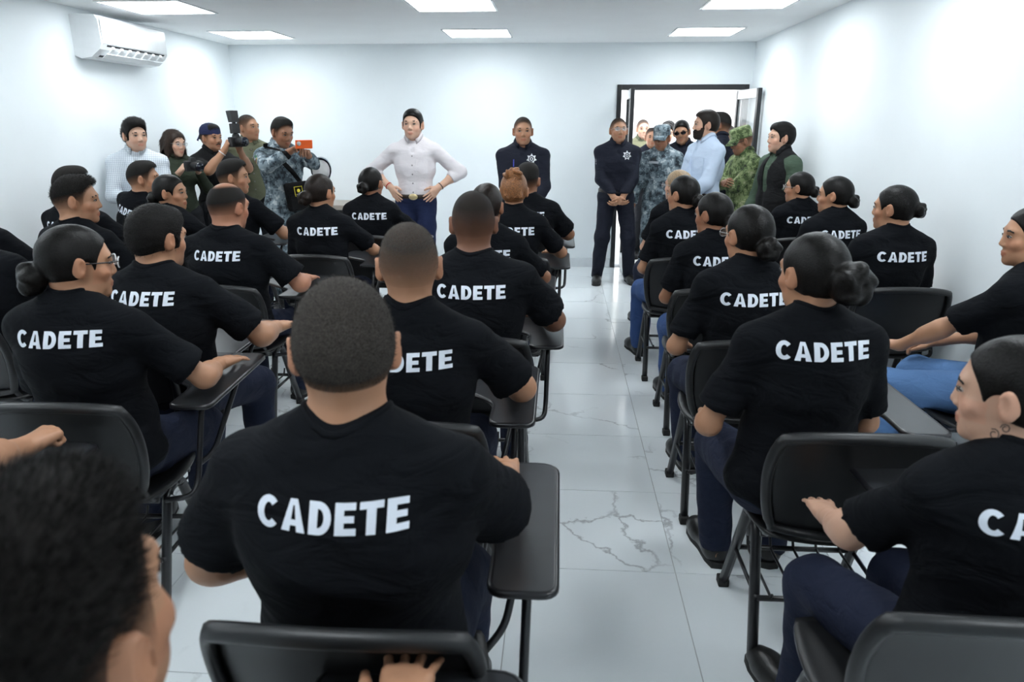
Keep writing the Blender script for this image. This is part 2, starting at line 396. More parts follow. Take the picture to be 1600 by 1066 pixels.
# ------------------------------------------------------------------ the room
def mat_marble():
    m, nt, b = new_mat('marble_tile')
    geo = nd(nt, 'ShaderNodeNewGeometry'); oi = nd(nt, 'ShaderNodeObjectInfo')
    sc = nd(nt, 'ShaderNodeVectorMath', operation='SCALE'); sc.inputs['Scale'].default_value = 37.0
    cmb = nd(nt, 'ShaderNodeCombineXYZ'); nt.links.new(oi.outputs['Random'], cmb.inputs[0]); nt.links.new(oi.outputs['Random'], cmb.inputs[2])
    nt.links.new(cmb.outputs[0], sc.inputs[0])
    ad = nd(nt, 'ShaderNodeVectorMath', operation='ADD'); nt.links.new(geo.outputs['Position'], ad.inputs[0]); nt.links.new(sc.outputs[0], ad.inputs[1])
    n1 = nd(nt, 'ShaderNodeTexNoise'); n1.inputs['Scale'].default_value = 3.2; n1.inputs['Detail'].default_value = 7; n1.inputs['Roughness'].default_value = 0.6
    nt.links.new(ad.outputs[0], n1.inputs['Vector'])
    mixv = nd(nt, 'ShaderNodeMix', data_type='VECTOR'); mixv.inputs['Factor'].default_value = 0.28
    nt.links.new(ad.outputs[0], mixv.inputs[4]); nt.links.new(n1.outputs['Color'], mixv.inputs[5])
    vo = nd(nt, 'ShaderNodeTexVoronoi', feature='DISTANCE_TO_EDGE'); vo.inputs['Scale'].default_value = 1.9
    nt.links.new(mixv.outputs[1], vo.inputs['Vector'])
    r1 = nd(nt, 'ShaderNodeValToRGB'); r1.color_ramp.elements[0].position = 0.0; r1.color_ramp.elements[0].color = (1, 1, 1, 1)
    r1.color_ramp.elements[1].position = 0.016; r1.color_ramp.elements[1].color = (0, 0, 0, 1)
    nt.links.new(vo.outputs['Distance'], r1.inputs['Fac'])
    n2 = nd(nt, 'ShaderNodeTexNoise'); n2.inputs['Scale'].default_value = 2.6; n2.inputs['Detail'].default_value = 2
    nt.links.new(ad.outputs[0], n2.inputs['Vector'])
    r2 = nd(nt, 'ShaderNodeValToRGB'); r2.color_ramp.elements[0].position = 0.47; r2.color_ramp.elements[0].color = (0, 0, 0, 1); r2.color_ramp.elements[1].position = 0.62; r2.color_ramp.elements[1].color = (1, 1, 1, 1)
    nt.links.new(n2.outputs['Fac'], r2.inputs['Fac'])
    mu = nd(nt, 'ShaderNodeMath', operation='MULTIPLY'); nt.links.new(r1.outputs['Color'], mu.inputs[0]); nt.links.new(r2.outputs['Color'], mu.inputs[1])
    mu2 = nd(nt, 'ShaderNodeMath', operation='MULTIPLY'); nt.links.new(mu.outputs[0], mu2.inputs[0]); mu2.inputs[1].default_value = 0.75
    mx = nd(nt, 'ShaderNodeMix', data_type='RGBA'); mx.inputs['A'].default_value = (0.80, 0.84, 0.86, 1); mx.inputs['B'].default_value = (0.30, 0.31, 0.33, 1)
    nt.links.new(mu2.outputs[0], mx.inputs['Factor']); nt.links.new(mx.outputs['Result'], b.inputs['Base Color'])
    b.inputs['Roughness'].default_value = 0.13; b.inputs['Specular IOR Level'].default_value = 0.5
    MATS['marble'] = m; return m
M_WALL = plain('white_wall_paint', (0.845, 0.888, 0.908, 1), 0.55, var=0.012, vscale=3, bump=0.05, bscale=160)
M_CEIL = plain('white_ceiling_paint', (0.90, 0.91, 0.915, 1), 0.8, var=0.012, vscale=3, bump=0.05, bscale=120)
M_GROUT = plain('grey_grout', (0.42, 0.43, 0.43, 1), 0.9)
M_BLACKALU = plain('black_aluminium', (0.012, 0.013, 0.015, 1), 0.38, 0.0, var=0.2)
M_WHITEALU = plain('white_aluminium', (0.75, 0.76, 0.77, 1), 0.4)
M_PLASTIC_W = plain('white_plastic', (0.82, 0.84, 0.85, 1), 0.22, var=0.02)
M_DARK = plain('dark_recess', (0.03, 0.03, 0.035, 1), 0.7)
M_GLASS, _nt, _b = new_mat('clear_glass')
_b.inputs['Base Color'].default_value = (0.93, 0.97, 0.97, 1); _b.inputs['Roughness'].default_value = 0.02; _b.inputs['Alpha'].default_value = 0.22
_b.inputs['Specular IOR Level'].default_value = 0.7
M_PANEL, _nt, _b = new_mat('lit_diffuser')
_b.inputs['Base Color'].default_value = (0.9, 0.9, 0.9, 1); _b.inputs['Emission Color'].default_value = (0.90, 0.965, 1.0, 1); _b.inputs['Emission Strength'].default_value = PANEL_STRENGTH

def struct(o): o['kind'] = 'structure'; return o
floor = struct(MB().box(XL - .2, XR + .2, YB - .2, YF + .2, -0.12, -0.004).build('floor', M_GROUT))
floor['label'] = 'white marble-look tiled floor with pale grout joints'
M_MARBLE = mat_marble()
TS, GAP = 0.6, 0.0035
tile_me = MB().box(-TS / 2 + GAP / 2, TS / 2 - GAP / 2, -TS / 2 + GAP / 2, TS / 2 - GAP / 2, -0.004, 0.0).mesh('tile', M_MARBLE)
tx0, ty0 = 0.4523, 2.295
ix0 = math.floor((XL - tx0) / TS); ix1 = math.ceil((XR - tx0) / TS)
iy0 = math.floor((YB + 1.2 - ty0) / TS); iy1 = math.ceil((YF - ty0) / TS)
for i in range(ix0, ix1):
    for j in range(iy0, iy1):
        a, b_ = tx0 + i * TS, ty0 + j * TS
        cx, cy = a + TS / 2, b_ + TS / 2
        x0, x1 = max(a, XL), min(a + TS, XR); y1 = min(b_ + TS, YF)
        if x1 - x0 < 0.02 or y1 - b_ < 0.02: continue
        if x1 - x0 > TS - 0.001 and y1 - b_ > TS - 0.001: o = link('tile', tile_me, None, floor)
        else: o = MB().box(x0 - cx + GAP / 2, x1 - cx - GAP / 2, -TS / 2 + GAP / 2, y1 - cy - GAP / 2, -0.004, 0).build('tile', M_MARBLE, floor)
        o.location = (cx, cy, 0)
struct(MB().box(XL - .2, XR + .2, YB - .2, YF + .2, ZC, ZC + 0.15).build('ceiling', M_CEIL))
struct(MB().box(XL - .15, XL, YB - .15, YF + .15, -.1, ZC).build('wall_left', M_WALL))
struct(MB().box(XR, XR + .15, YB - .15, YF + .15, -.1, ZC).build('wall_right', M_WALL))
struct(MB().box(XL - .15, XR + .15, YB - .15, YB, -.1, ZC).build('wall_back', M_WALL))
DX0, DX1, DZ = 0.60, 1.995, 1.99
struct(MB().box(XL - .15, DX0, YF, YF + .15, -.1, ZC).box(DX1, XR + .15, YF, YF + .15, -.1, ZC).box(DX0, DX1, YF, YF + .15, DZ, ZC).build('wall_front', M_WALL))
M_SKIRT = plain('white_tile_skirting', (0.72, 0.75, 0.77, 1), 0.2, var=0.03)
struct(MB().box(XL, DX0 - .01, YF - .012, YF, 0, .10).build('baseboard_front', M_SKIRT))
struct(MB().box(XL, XL + .012, YB, YF - .012, 0, .10).build('baseboard_left', M_SKIRT))
struct(MB().box(XR - .012, XR, YB, YF, 0, .10).build('baseboard_right', M_SKIRT))

# ceiling lights: recessed square panels, three across
PX = (-3.0, -0.80, 1.33); PY = (7.31, 5.62, 3.93, 2.24, 0.55)
rim_me = MB(); h = .31
rim_me.box(-h, h, -h, -h + .018, -.008, 0).box(-h, h, h - .018, h, -.008, 0).box(-h, -h + .018, -h + .018, h - .018, -.008, 0).box(h - .018, h, -h + .018, h - .018, -.008, 0)
rim_me = rim_me.mesh('frame', M_PLASTIC_W); dif_me = MB().box(-h + .018, h - .018, -h + .018, h - .018, -.005, -.001).mesh('diffuser', M_PANEL)
rowname = ('nearest the front wall', 'second from the front wall', 'third from the front wall', 'fourth from the front wall', 'fifth from the front wall', 'nearest the back wall')
colname = ('left', 'middle', 'right')
for r_, y in enumerate(PY):
    for c_, x in enumerate(PX):
        e = tag(empty('ceiling_light', (x, y, ZC)), 'square white lit ceiling panel, %s column, %s' % (colname[c_], rowname[r_]), 'ceiling light', 'square ceiling panels')
        link('frame', rim_me, None, e); link('diffuser', dif_me, None, e)

# split air conditioner on the left wall
ac = tag(empty('air_conditioner', (XL, 5.53, 2.05)), 'white split air conditioner high on the left wall with open louvres', 'air conditioner')
AL = 0.93
prof = [(0, .02), (0, .305), (.03, .312), (.19, .305), (.215, .27), (.222, .10), (.20, .065), (.13, .012), (.05, .0)]
mb = MB(); n = len(prof)
mb.add([(p[0], y, p[1]) for y in (0.0, AL) for p in prof], [tuple(range(n)), tuple(range(n, 2 * n))[::-1]] + [(i, n + i, n + (i + 1) % n, (i + 1) % n) for i in range(n)], 0, False)
body = mb.build('body', M_PLASTIC_W, ac)
MB().box(.2235, .229, .012, AL - .012, .105, .285, bev=.002).build('front_panel', M_PLASTIC_W, ac)
slot = MB(); slot.add([(.2255, .07, .098), (.2255, AL - .05, .098), (.138, AL - .05, .0155), (.138, .07, .0155), (.2155, .07, .103), (.2155, AL - .05, .103), (.128, AL - .05, .0205), (.128, .07, .0205)], [(0, 1, 2, 3), (7, 6, 5, 4), (0, 4, 5, 1), (1, 5, 6, 2), (2, 6, 7, 3), (3, 7, 4, 0)], 0, False)
slot.build('air_outlet', M_DARK, ac)
lv = MB(); lv.add([(.205, .075, .035), (.205, AL - .055, .035), (.165, AL - .055, .006), (.165, .075, .006), (.203, .075, .039), (.203, AL - .055, .039), (.163, AL - .055, .010), (.163, .075, .010)], [(0, 1, 2, 3), (7, 6, 5, 4), (0, 4, 5, 1), (1, 5, 6, 2), (2, 6, 7, 3), (3, 7, 4, 0)], 0, False)
lv.build('louvre', M_PLASTIC_W, ac)
vane_me = MB().add([(.222, -.004, .092), (.15, -.004, .024), (.16, -.004, .014), (.226, -.004, .074), (.222, .03, .092), (.15, .03, .024), (.16, .03, .014), (.226, .03, .074)], [(0, 1, 2, 3), (7, 6, 5, 4), (0, 4, 5, 1), (1, 5, 6, 2), (2, 6, 7, 3), (3, 7, 4, 0)], 0, False).mesh('vane', M_PLASTIC_W)
for k in range(7):
    o = link('vane', vane_me, None, ac); o.location = (0, .13 + k * .112, 0)
MB().box(.2292, .2300, .05, .075, .118, .126).box(.2292, .2300, .085, .13, .119, .125).build('maker_badge', plain('grey_print', (.25, .26, .28, 1), .5), ac)

# double door at the end of the right wall, both leaves swung open
door = struct(empty('door_1', ((DX0 + DX1) / 2, YF, 0))); door['label'] = 'black framed double glass door standing open in the front wall'
cxd = (DX0 + DX1) / 2
def dbox(name, x0, x1, y0, y1, z0, z1, m, par=door): return MB().box(x0 - cxd, x1 - cxd, y0 - YF, y1 - YF, z0, z1, bev=.003).build(name, m, par)
dbox('jamb', DX0, DX0 + .05, YF - .02, YF + .09, 0, DZ, M_BLACKALU); dbox('jamb', DX1 - .05, DX1, YF - .02, YF + .09, 0, DZ, M_BLACKALU)
dbox('header', DX0 + .05, DX1 - .05, YF - .02, YF + .09, DZ - .055, DZ, M_BLACKALU)
def leaf(hx, hy, ang, w):
    o = empty('leaf', (hx - cxd, hy - YF, 0), ang, door)
    for a, b in ((0, .055), (w - .055, w)): MB().box(a, b, -.02, .02, .012, DZ - .06, bev=.004).build('stile', M_BLACKALU, o)
    MB().box(.055, w - .055, -.02, .02, DZ - .15, DZ - .06).build('rail', M_WHITEALU, o); MB().box(.055, w - .055, -.02, .02, .012, .16).build('rail', M_WHITEALU, o)
    MB().box(.055, w - .055, -.018, .018, .93, 1.02).build('rail', M_WHITEALU, o)
    MB().box(.055, w - .055, -.004, .004, .16, .93).build('pane', M_GLASS, o); MB().box(.055, w - .055, -.004, .004, 1.02, DZ - .15).build('pane', M_GLASS, o)
    MB().tube(arc([(w - .03, -.02, .95), (w - .03, -.055, .95), (w - .03, -.055, 1.12), (w - .03, -.02, 1.12)], .02), .008).build('handle', M_BLACKALU, o)
leaf(.735, 8.33, math.radians(-91), .62)
leaf(1.915, 8.33, math.radians(-85), .68)

# outside the door: sunlit yard and a pale panelled wall
M_CONC = plain('pale_concrete', (.62, .60, .57, 1), .9, var=.06, vscale=2, bump=.1)
struct(MB().box(-6, 9, YF + .2, 30, -.14, -.02).build('ground', M_CONC))['label'] = 'sunlit pale concrete yard outside the open door'
M_EXT = plain('sunlit_white_wall', (.85, .85, .84, 1), .8, var=.03)
ew = struct(MB().box(-8, 10, 15.06, 15.2, -.1, 6).build('wall_outside', plain('panel_joint', (.4, .4, .4, 1), .8)))
pan = MB().box(-.745, .745, -.03, 0, 0, 5.9).mesh('panel', M_EXT)
for k in range(9):
    o = link('panel', pan, None, ew); o.location = (-4.2 + k * 1.5, 15.06, -.0)

# long table against the front wall
M_BEIGE = plain('beige_laminate', (.36, .31, .27, 1), .4, var=.08, vscale=8, stretch=(.4, 6, 6))
M_DKLAM = plain('dark_laminate', (.045, .043, .042, 1), .4)
tb = tag(empty('table', (-2.42, 7.85, 0)), 'long low table with beige top against the front wall behind the cadets', 'table')
MB().box(-.68, .68, -.26, .30, .70, .75, bev=.003).build('table_top', M_BEIGE, tb)
MB().box(-.63, .63, -.20, -.18, .58, .70).build('apron', M_DKLAM, tb)
for x in (-.62, .57):
    for y in (-.22, .24): MB().box(x, x + .05, y - .025, y + .025, 0, .70, bev=.004).build('leg', M_DKLAM, tb)
MB().box(-.57, .57, .2, .22, .25, .7).build('modesty_panel', plain('pale_laminate', (.7, .7, .7, 1), .5), tb)

# ------------------------------------------------------------------ tablet-arm chair
M_BLKPL = plain('black_chair_plastic', (0.008, 0.0085, 0.0095, 1), 0.42, var=.15, bump=.06, bscale=500)
M_TUBE = plain('black_steel_tube', (0.010, 0.010, 0.012, 1), 0.28, var=.1)
M_TAB = plain('black_tablet_laminate', (0.022, 0.023, 0.026, 1), 0.30, spec=.8, var=.12, bump=.04, bscale=400)
M_RUB = plain('black_rubber', (0.012, 0.012, 0.012, 1), 0.8)
M_ZINC = plain('zinc_bolt', (.35, .35, .36, 1), .35, .9)
def sheet(fn, nu, nv, th, mask=None):
    """a curved plate with thickness: fn(u,v)->point, normal offset along -n"""
    P = np.array([[fn(u, v) for u in np.linspace(-1, 1, nu)] for v in np.linspace(-1, 1, nv)])
    du = np.gradient(P, axis=1); dv = np.gradient(P, axis=0); N = np.cross(du, dv); N /= np.linalg.norm(N, axis=2, keepdims=True) + 1e-9
    A = P + N * th / 2; B = P - N * th / 2
    v = [tuple(x) for x in A.reshape(-1, 3)] + [tuple(x) for x in B.reshape(-1, 3)]; n0 = nu * nv; f = []
    for j in range(nv - 1):
        for i in range(nu - 1):
            a = j * nu + i; f.append((a, a + 1, a + nu + 1, a + nu)); f.append((n0 + a, n0 + a + nu, n0 + a + nu + 1, n0 + a + 1))
    ring = [i for i in range(nu)] + [j * nu + nu - 1 for j in range(1, nv)] + [(nv - 1) * nu + i for i in range(nu - 2, -1, -1)] + [j * nu for j in range(nv - 2, 0, -1)]
    for a, b in zip(ring, ring[1:] + ring[:1]): f.append((a, n0 + a, n0 + b, b))
    return v, f
def squircle(u, v, e=0.16):
    """square to rounded square"""
    r = 1 - e * (u * v) ** 2 * 1.0
    return u * r, v * r
BACKH, BACKZ = .170, .638
def back_pt(u, v):
    a, b = squircle(u, v, .13 if v > 0 else .10)
    w = .228 + .014 * b
    x = a * w; z = BACKZ + b * BACKH
    y = .012 - .30 * (z - BACKZ) * .75 - .030 * (1 - (a * 1.0) ** 2) - .012 * max(0, b) ** 3
    return (x, y, z)
def seat_pt(u, v):
    a, b = squircle(u, v, .15)
    x = a * .215; y = .235 + b * .21
    z = .435 + .012 * a * a - .014 * (1 - b * b) - .03 * max(0, b - .6) ** 2 * 4
    return (x, y, z)
CHAIR = {}
def chair_parts():
    P = []
    v, f = sheet(seat_pt, 13, 13, .010); P.append(('seat', MB().add(v, f).mesh('seat', M_BLKPL), ()))
    v, f = sheet(back_pt, 17, 13, .006)
    ring = [(u, -1) for u in np.linspace(-1, 1, 17)] + [(1, q) for q in np.linspace(-1, 1, 13)[1:]] + [(u, 1) for u in np.linspace(1, -1, 17)[1:]] + [(-1, q) for q in np.linspace(1, -1, 13)[1:-1]]
    rim = [np.array(back_pt(u, q)) + np.array((0, -.010, 0)) for u, q in ring]
    P.append(('backrest', MB().add(v, f).mesh('backrest', M_BLKPL), (('rim', MB().tube(rim, .013, 8, closed=True, flat=1.35).mesh('rim', M_BLKPL)),)))
    for sx in (-1, 1):
        x = sx * .185
        ft = MB().box(-.017, .017, -.021, .021, 0, .03, bev=.004)
        for (y0, y1) in ((.03, .20), (.44, .265)):
            y_f = y0; xo = x + sx * .015
            leg = MB().tube(arc([(xo, y_f, .008), (x, y1 - (.02 if y1 < .23 else -.02), .385), (x, y1, .405), (x, .2325, .408)], .05, 5), .0175, 8, flat=.95)
            me = leg.mesh('leg', M_TUBE); fm = MB().box(xo - .019, xo + .019, y_f - .022, y_f + .022, 0, .032, bev=.005).mesh('foot_cap', M_RUB)
            P.append(('leg', me, (('foot_cap', fm),)))
        post = MB().tube(arc([(x * .98, .30, .412), (x * .98, .09, .412), (x * .95, .045, .50), (x * .92, -.005, .72)], .05), .011, 8, flat=.8)
        P.append(('back_post', post.mesh('back_post', M_TUBE), ()))
    for q in (.12, .34): P.append(('seat_rail', MB().tube([(-.19, q, .405), (.19, q, .405)], .010).mesh('seat_rail', M_TUBE), ()))
    P.append(('stretcher', MB().tube([(-.19, .085, .205), (.19, .085, .205)], .009).mesh('stretcher', M_TUBE), ()))
    P.append(('stretcher', MB().tube([(-.19, .36, .205), (.19, .36, .205)], .009).mesh('stretcher', M_TUBE), ()))
    for sx in (-1, 1): P.append(('side_bar', MB().tube([(sx * .193, .085, .205), (sx * .193, .36, .205)], .007).mesh('side_bar', M_TUBE), ()))
    for k in range(5):
        x = -.15 + k * .075
        P.append(('rack_wire', MB().tube(arc([(x, .075, .225), (x, .08, .21), (x, .36, .205), (x, .375, .24)], .02), .0045, 6).mesh('rack_wire', M_TUBE), ()))
    # writing tablet: narrow arm rest that widens to a desk
    tab = arc([(.235, .20), (.345, .20), (.352, .75), (.02, .75), (.02, .56), (.215, .40), (.235, .20)], .045, 6)[1:]
    tab = arc([(.29, .20), (.352, .20), (.352, .75), (.02, .75), (.02, .55), (.225, .38), (.225, .20), (.29, .20)], .05, 6)
    tab = [tuple(p) for p in tab[:-1]]
    P.append(('writing_tablet', MB().prism(tab, .690, .706).mesh('writing_tablet', M_TAB), (('tablet_edge', MB().tube([(p[0], p[1], .698) for p in tab], .0095, 6, closed=True).mesh('tablet_edge', M_TUBE)),)))
    P.append(('tablet_support', MB().tube(arc([(.20, .14, .395), (.285, .16, .40), (.29, .20, .45), (.295, .27, .66), (.295, .30, .684), (.295, .62, .684), (.285, .60, .64), (.235, .45, .42), (.19, .40, .39)], .05), .010, 8).mesh('tablet_support', M_TUBE), ()))
    P.append(('bolt', MB().sphere((.214, .15, .40), .009, 8, 6).mesh('bolt', M_ZINC), ()))
    return P
CHAIR_PARTS = chair_parts()
def chair(x, y, rz, label):
    e = tag(empty('tablet_arm_chair', (x, y, 0), math.radians(rz)), label, 'chair', 'black tablet-arm chairs in the classroom')
    for nm, me, subs in CHAIR_PARTS:
        o = link(nm, me, None, e)
        for sn, sm in subs: link(sn, sm, None, o)
    return e

# ------------------------------------------------------------------ people
def rotx(a): c, s = math.cos(a), math.sin(a); return np.array([[1, 0, 0], [0, c, -s], [0, s, c]])
def roty(a): c, s = math.cos(a), math.sin(a); return np.array([[c, 0, s], [0, 1, 0], [-s, 0, c]])
def rotz(a): c, s = math.cos(a), math.sin(a); return np.array([[c, -s, 0], [s, c, 0], [0, 0, 1]])
def nrm(v): v = np.asarray(v, float); return v / (np.linalg.norm(v) + 1e-12)
def A3(*v): return np.array(v, float)
D2R = math.pi / 180
def ik(S, T, l1, l2, pole):
    d = T - S; L = np.linalg.norm(d); mx = (l1 + l2) * 0.995
    if L > mx: T = S + d / L * mx; d = T - S; L = mx
    u = d / L; a = (l1 * l1 - l2 * l2 + L * L) / (2 * L); h = math.sqrt(max(l1 * l1 - a * a, 1e-8))
    p = np.asarray(pole, float); p = p - u * (p @ u); p = nrm(p)
    return S + u * a + p * h, T

# head in its own frame: origin half way up, +Y the way it looks
def head_prims(fem):
    jw = .92 if fem else 1.0
    P = [('el', A3(0, -.012, .030), A3(.0745, .0955, .086), None, .02),
         ('el', A3(0, -.040, .000), A3(.068, .062, .070), None, .03),
         ('el', A3(0, .024, -.022), A3(.063 * jw, .068, .085), None, .03),
         ('el', A3(0, .034, -.074), A3(.052 * jw, .048, .036), None, .025),
         ('el', A3(0, .070, -.097), A3(.022 * jw, .018, .017), None, .02),
         ('rc', A3(-.036, .078, .022), A3(.036, .078, .022), .012 if not fem else .009, .012 if not fem else .009, .02),
         ('rc', A3(-.048, .058, -.028), A3(-.040, .064, -.034), .014, .014, .02), ('rc', A3(.048, .058, -.028), A3(.040, .064, -.034), .014, .014, .02),
         ('rc', A3(0, .084, .012), A3(0, .099, -.030), .0080, .0110 if not fem else .0095, .012),
         ('el', A3(-.011, .090, -.036), A3(.0085, .010, .007), None, .006), ('el', A3(.011, .090, -.036), A3(.0085, .010, .007), None, .006),
         ('el', A3(0, .086, -.0625), A3(.021, .0095, .0055), None, .006), ('el', A3(0, .084, -.0735), A3(.018, .0105, .0065), None, .006)]
    N = [('el', A3(-.031, .103, .001), A3(.017, .016, .010), None, .012), ('el', A3(.031, .103, .001), A3(.017, .016, .010), None, .012),
         ('rc', A3(-.018, .103, -.0682), A3(.018, .103, -.0682), .0025, .0025, .003)]
    E = []
    for sx in (-1, 1):
        R = rotz(sx * -30 * D2R) @ rotx(-10 * D2R)
        E.append(('el', A3(sx * .0825, -.008, -.006), A3(.0098, .0205, .033), R, .007))
        E.append(('el', A3(sx * .076, -.002, -.030), A3(.008, .010, .012), R, .007))
    EN = [('el', A3(sx * .094, .001, -.003), A3(.006, .010, .019), rotz(sx * -30 * D2R), .005) for sx in (-1, 1)]
    return P, N, E, EN
def xf(P, R, t, s):
    """carry a primitive from a local frame to the body frame"""
    if P[0] == 'rc': return ('rc', R @ (P[1] * s) + t, R @ (P[2] * s) + t, P[3] * s, P[4] * s, P[5] * s) + tuple(P[6:])
    return ('el', R @ (P[1] * s) + t, P[2] * s, R if P[3] is None else R @ P[3], P[4] * s)

def hand_prims(W, d, n, right, style, s):
    """wrist W, d towards the fingers, n out of the palm"""
    d = nrm(d); n = np.asarray(n, float); n = nrm(n - d * (n @ d)); th = np.cross(d, n) if right else np.cross(n, d)
    out = []
    curl = {'flat': (6, 8, 6), 'relaxed': (22, 30, 20), 'fist': (70, 95, 60), 'grip': (45, 55, 35), 'spread': (4, 10, 8)}[style]
    offs = (.031, .0103, -.0105, -.031); base = (.083, .088, .084, .074); ln = (.072, .080, .074, .058)
    spread = {'flat': 8, 'spread': 13, 'relaxed': 3, 'fist': 0, 'grip': 3}[style]
    W2 = W + d * .012 * s
    for i in range(4):
        k0 = W2 + th * offs[i] * .62 * s + d * .006 * s; k1 = W + d * base[i] * s + th * offs[i] * s - n * .004 * s
        out.append(('rc', k0, k1, .0155 * s, .0125 * s, .012 * s))
        a = 0; p = k1; sd = nrm(d + th * math.tan(math.radians(spread * (1.5 - i) / 1.5)))
        for q, (fr, c) in enumerate(zip((.45, .31, .24), curl)):
            a += c * D2R; dr = sd * math.cos(a) + n * math.sin(a)
            p2 = p + dr * ln[i] * fr * s; r0 = (.0090, .0080, .0073)[q] * (1 if i < 3 else .88); r1 = (.0080, .0073, .0064)[q] * (1 if i < 3 else .88)
            out.append(('rc', p, p2, r0 * s, r1 * s, .0025 * s)); p = p2
    out.append(('rc', W - d * .02 * s, W2 + d * .03 * s, .0225 * s, .021 * s, .02 * s))
    t0 = W + d * .022 * s + th * .020 * s + n * .004 * s
    tc = {'flat': .85, 'spread': .95, 'relaxed': .6, 'fist': .25, 'grip': .45}[style]
    t1 = t0 + nrm(d * .75 + th * tc + n * .15) * .042 * s
    t2 = t1 + nrm(d * 1.0 + th * (tc - .45) + n * (.5 if style in ('fist', 'grip') else .15)) * .032 * s
    t3 = t2 + nrm(d * 1.0 + th * (tc - .65) + n * (.7 if style in ('fist', 'grip') else .2)) * .026 * s
    out += [('rc', t0, t1, .0165 * s, .0125 * s, .012 * s), ('rc', t1, t2, .0115 * s, .0100 * s, .005 * s), ('rc', t2, t3, .0100 * s, .0082 * s, .004 * s)]
    return out, t3, W + d * .09 * s

def head_matrix(R, t, s):
    m = Matrix([list(R[i] * s) + [t[i]] for i in range(3)] + [[0, 0, 0, 1]]); return m

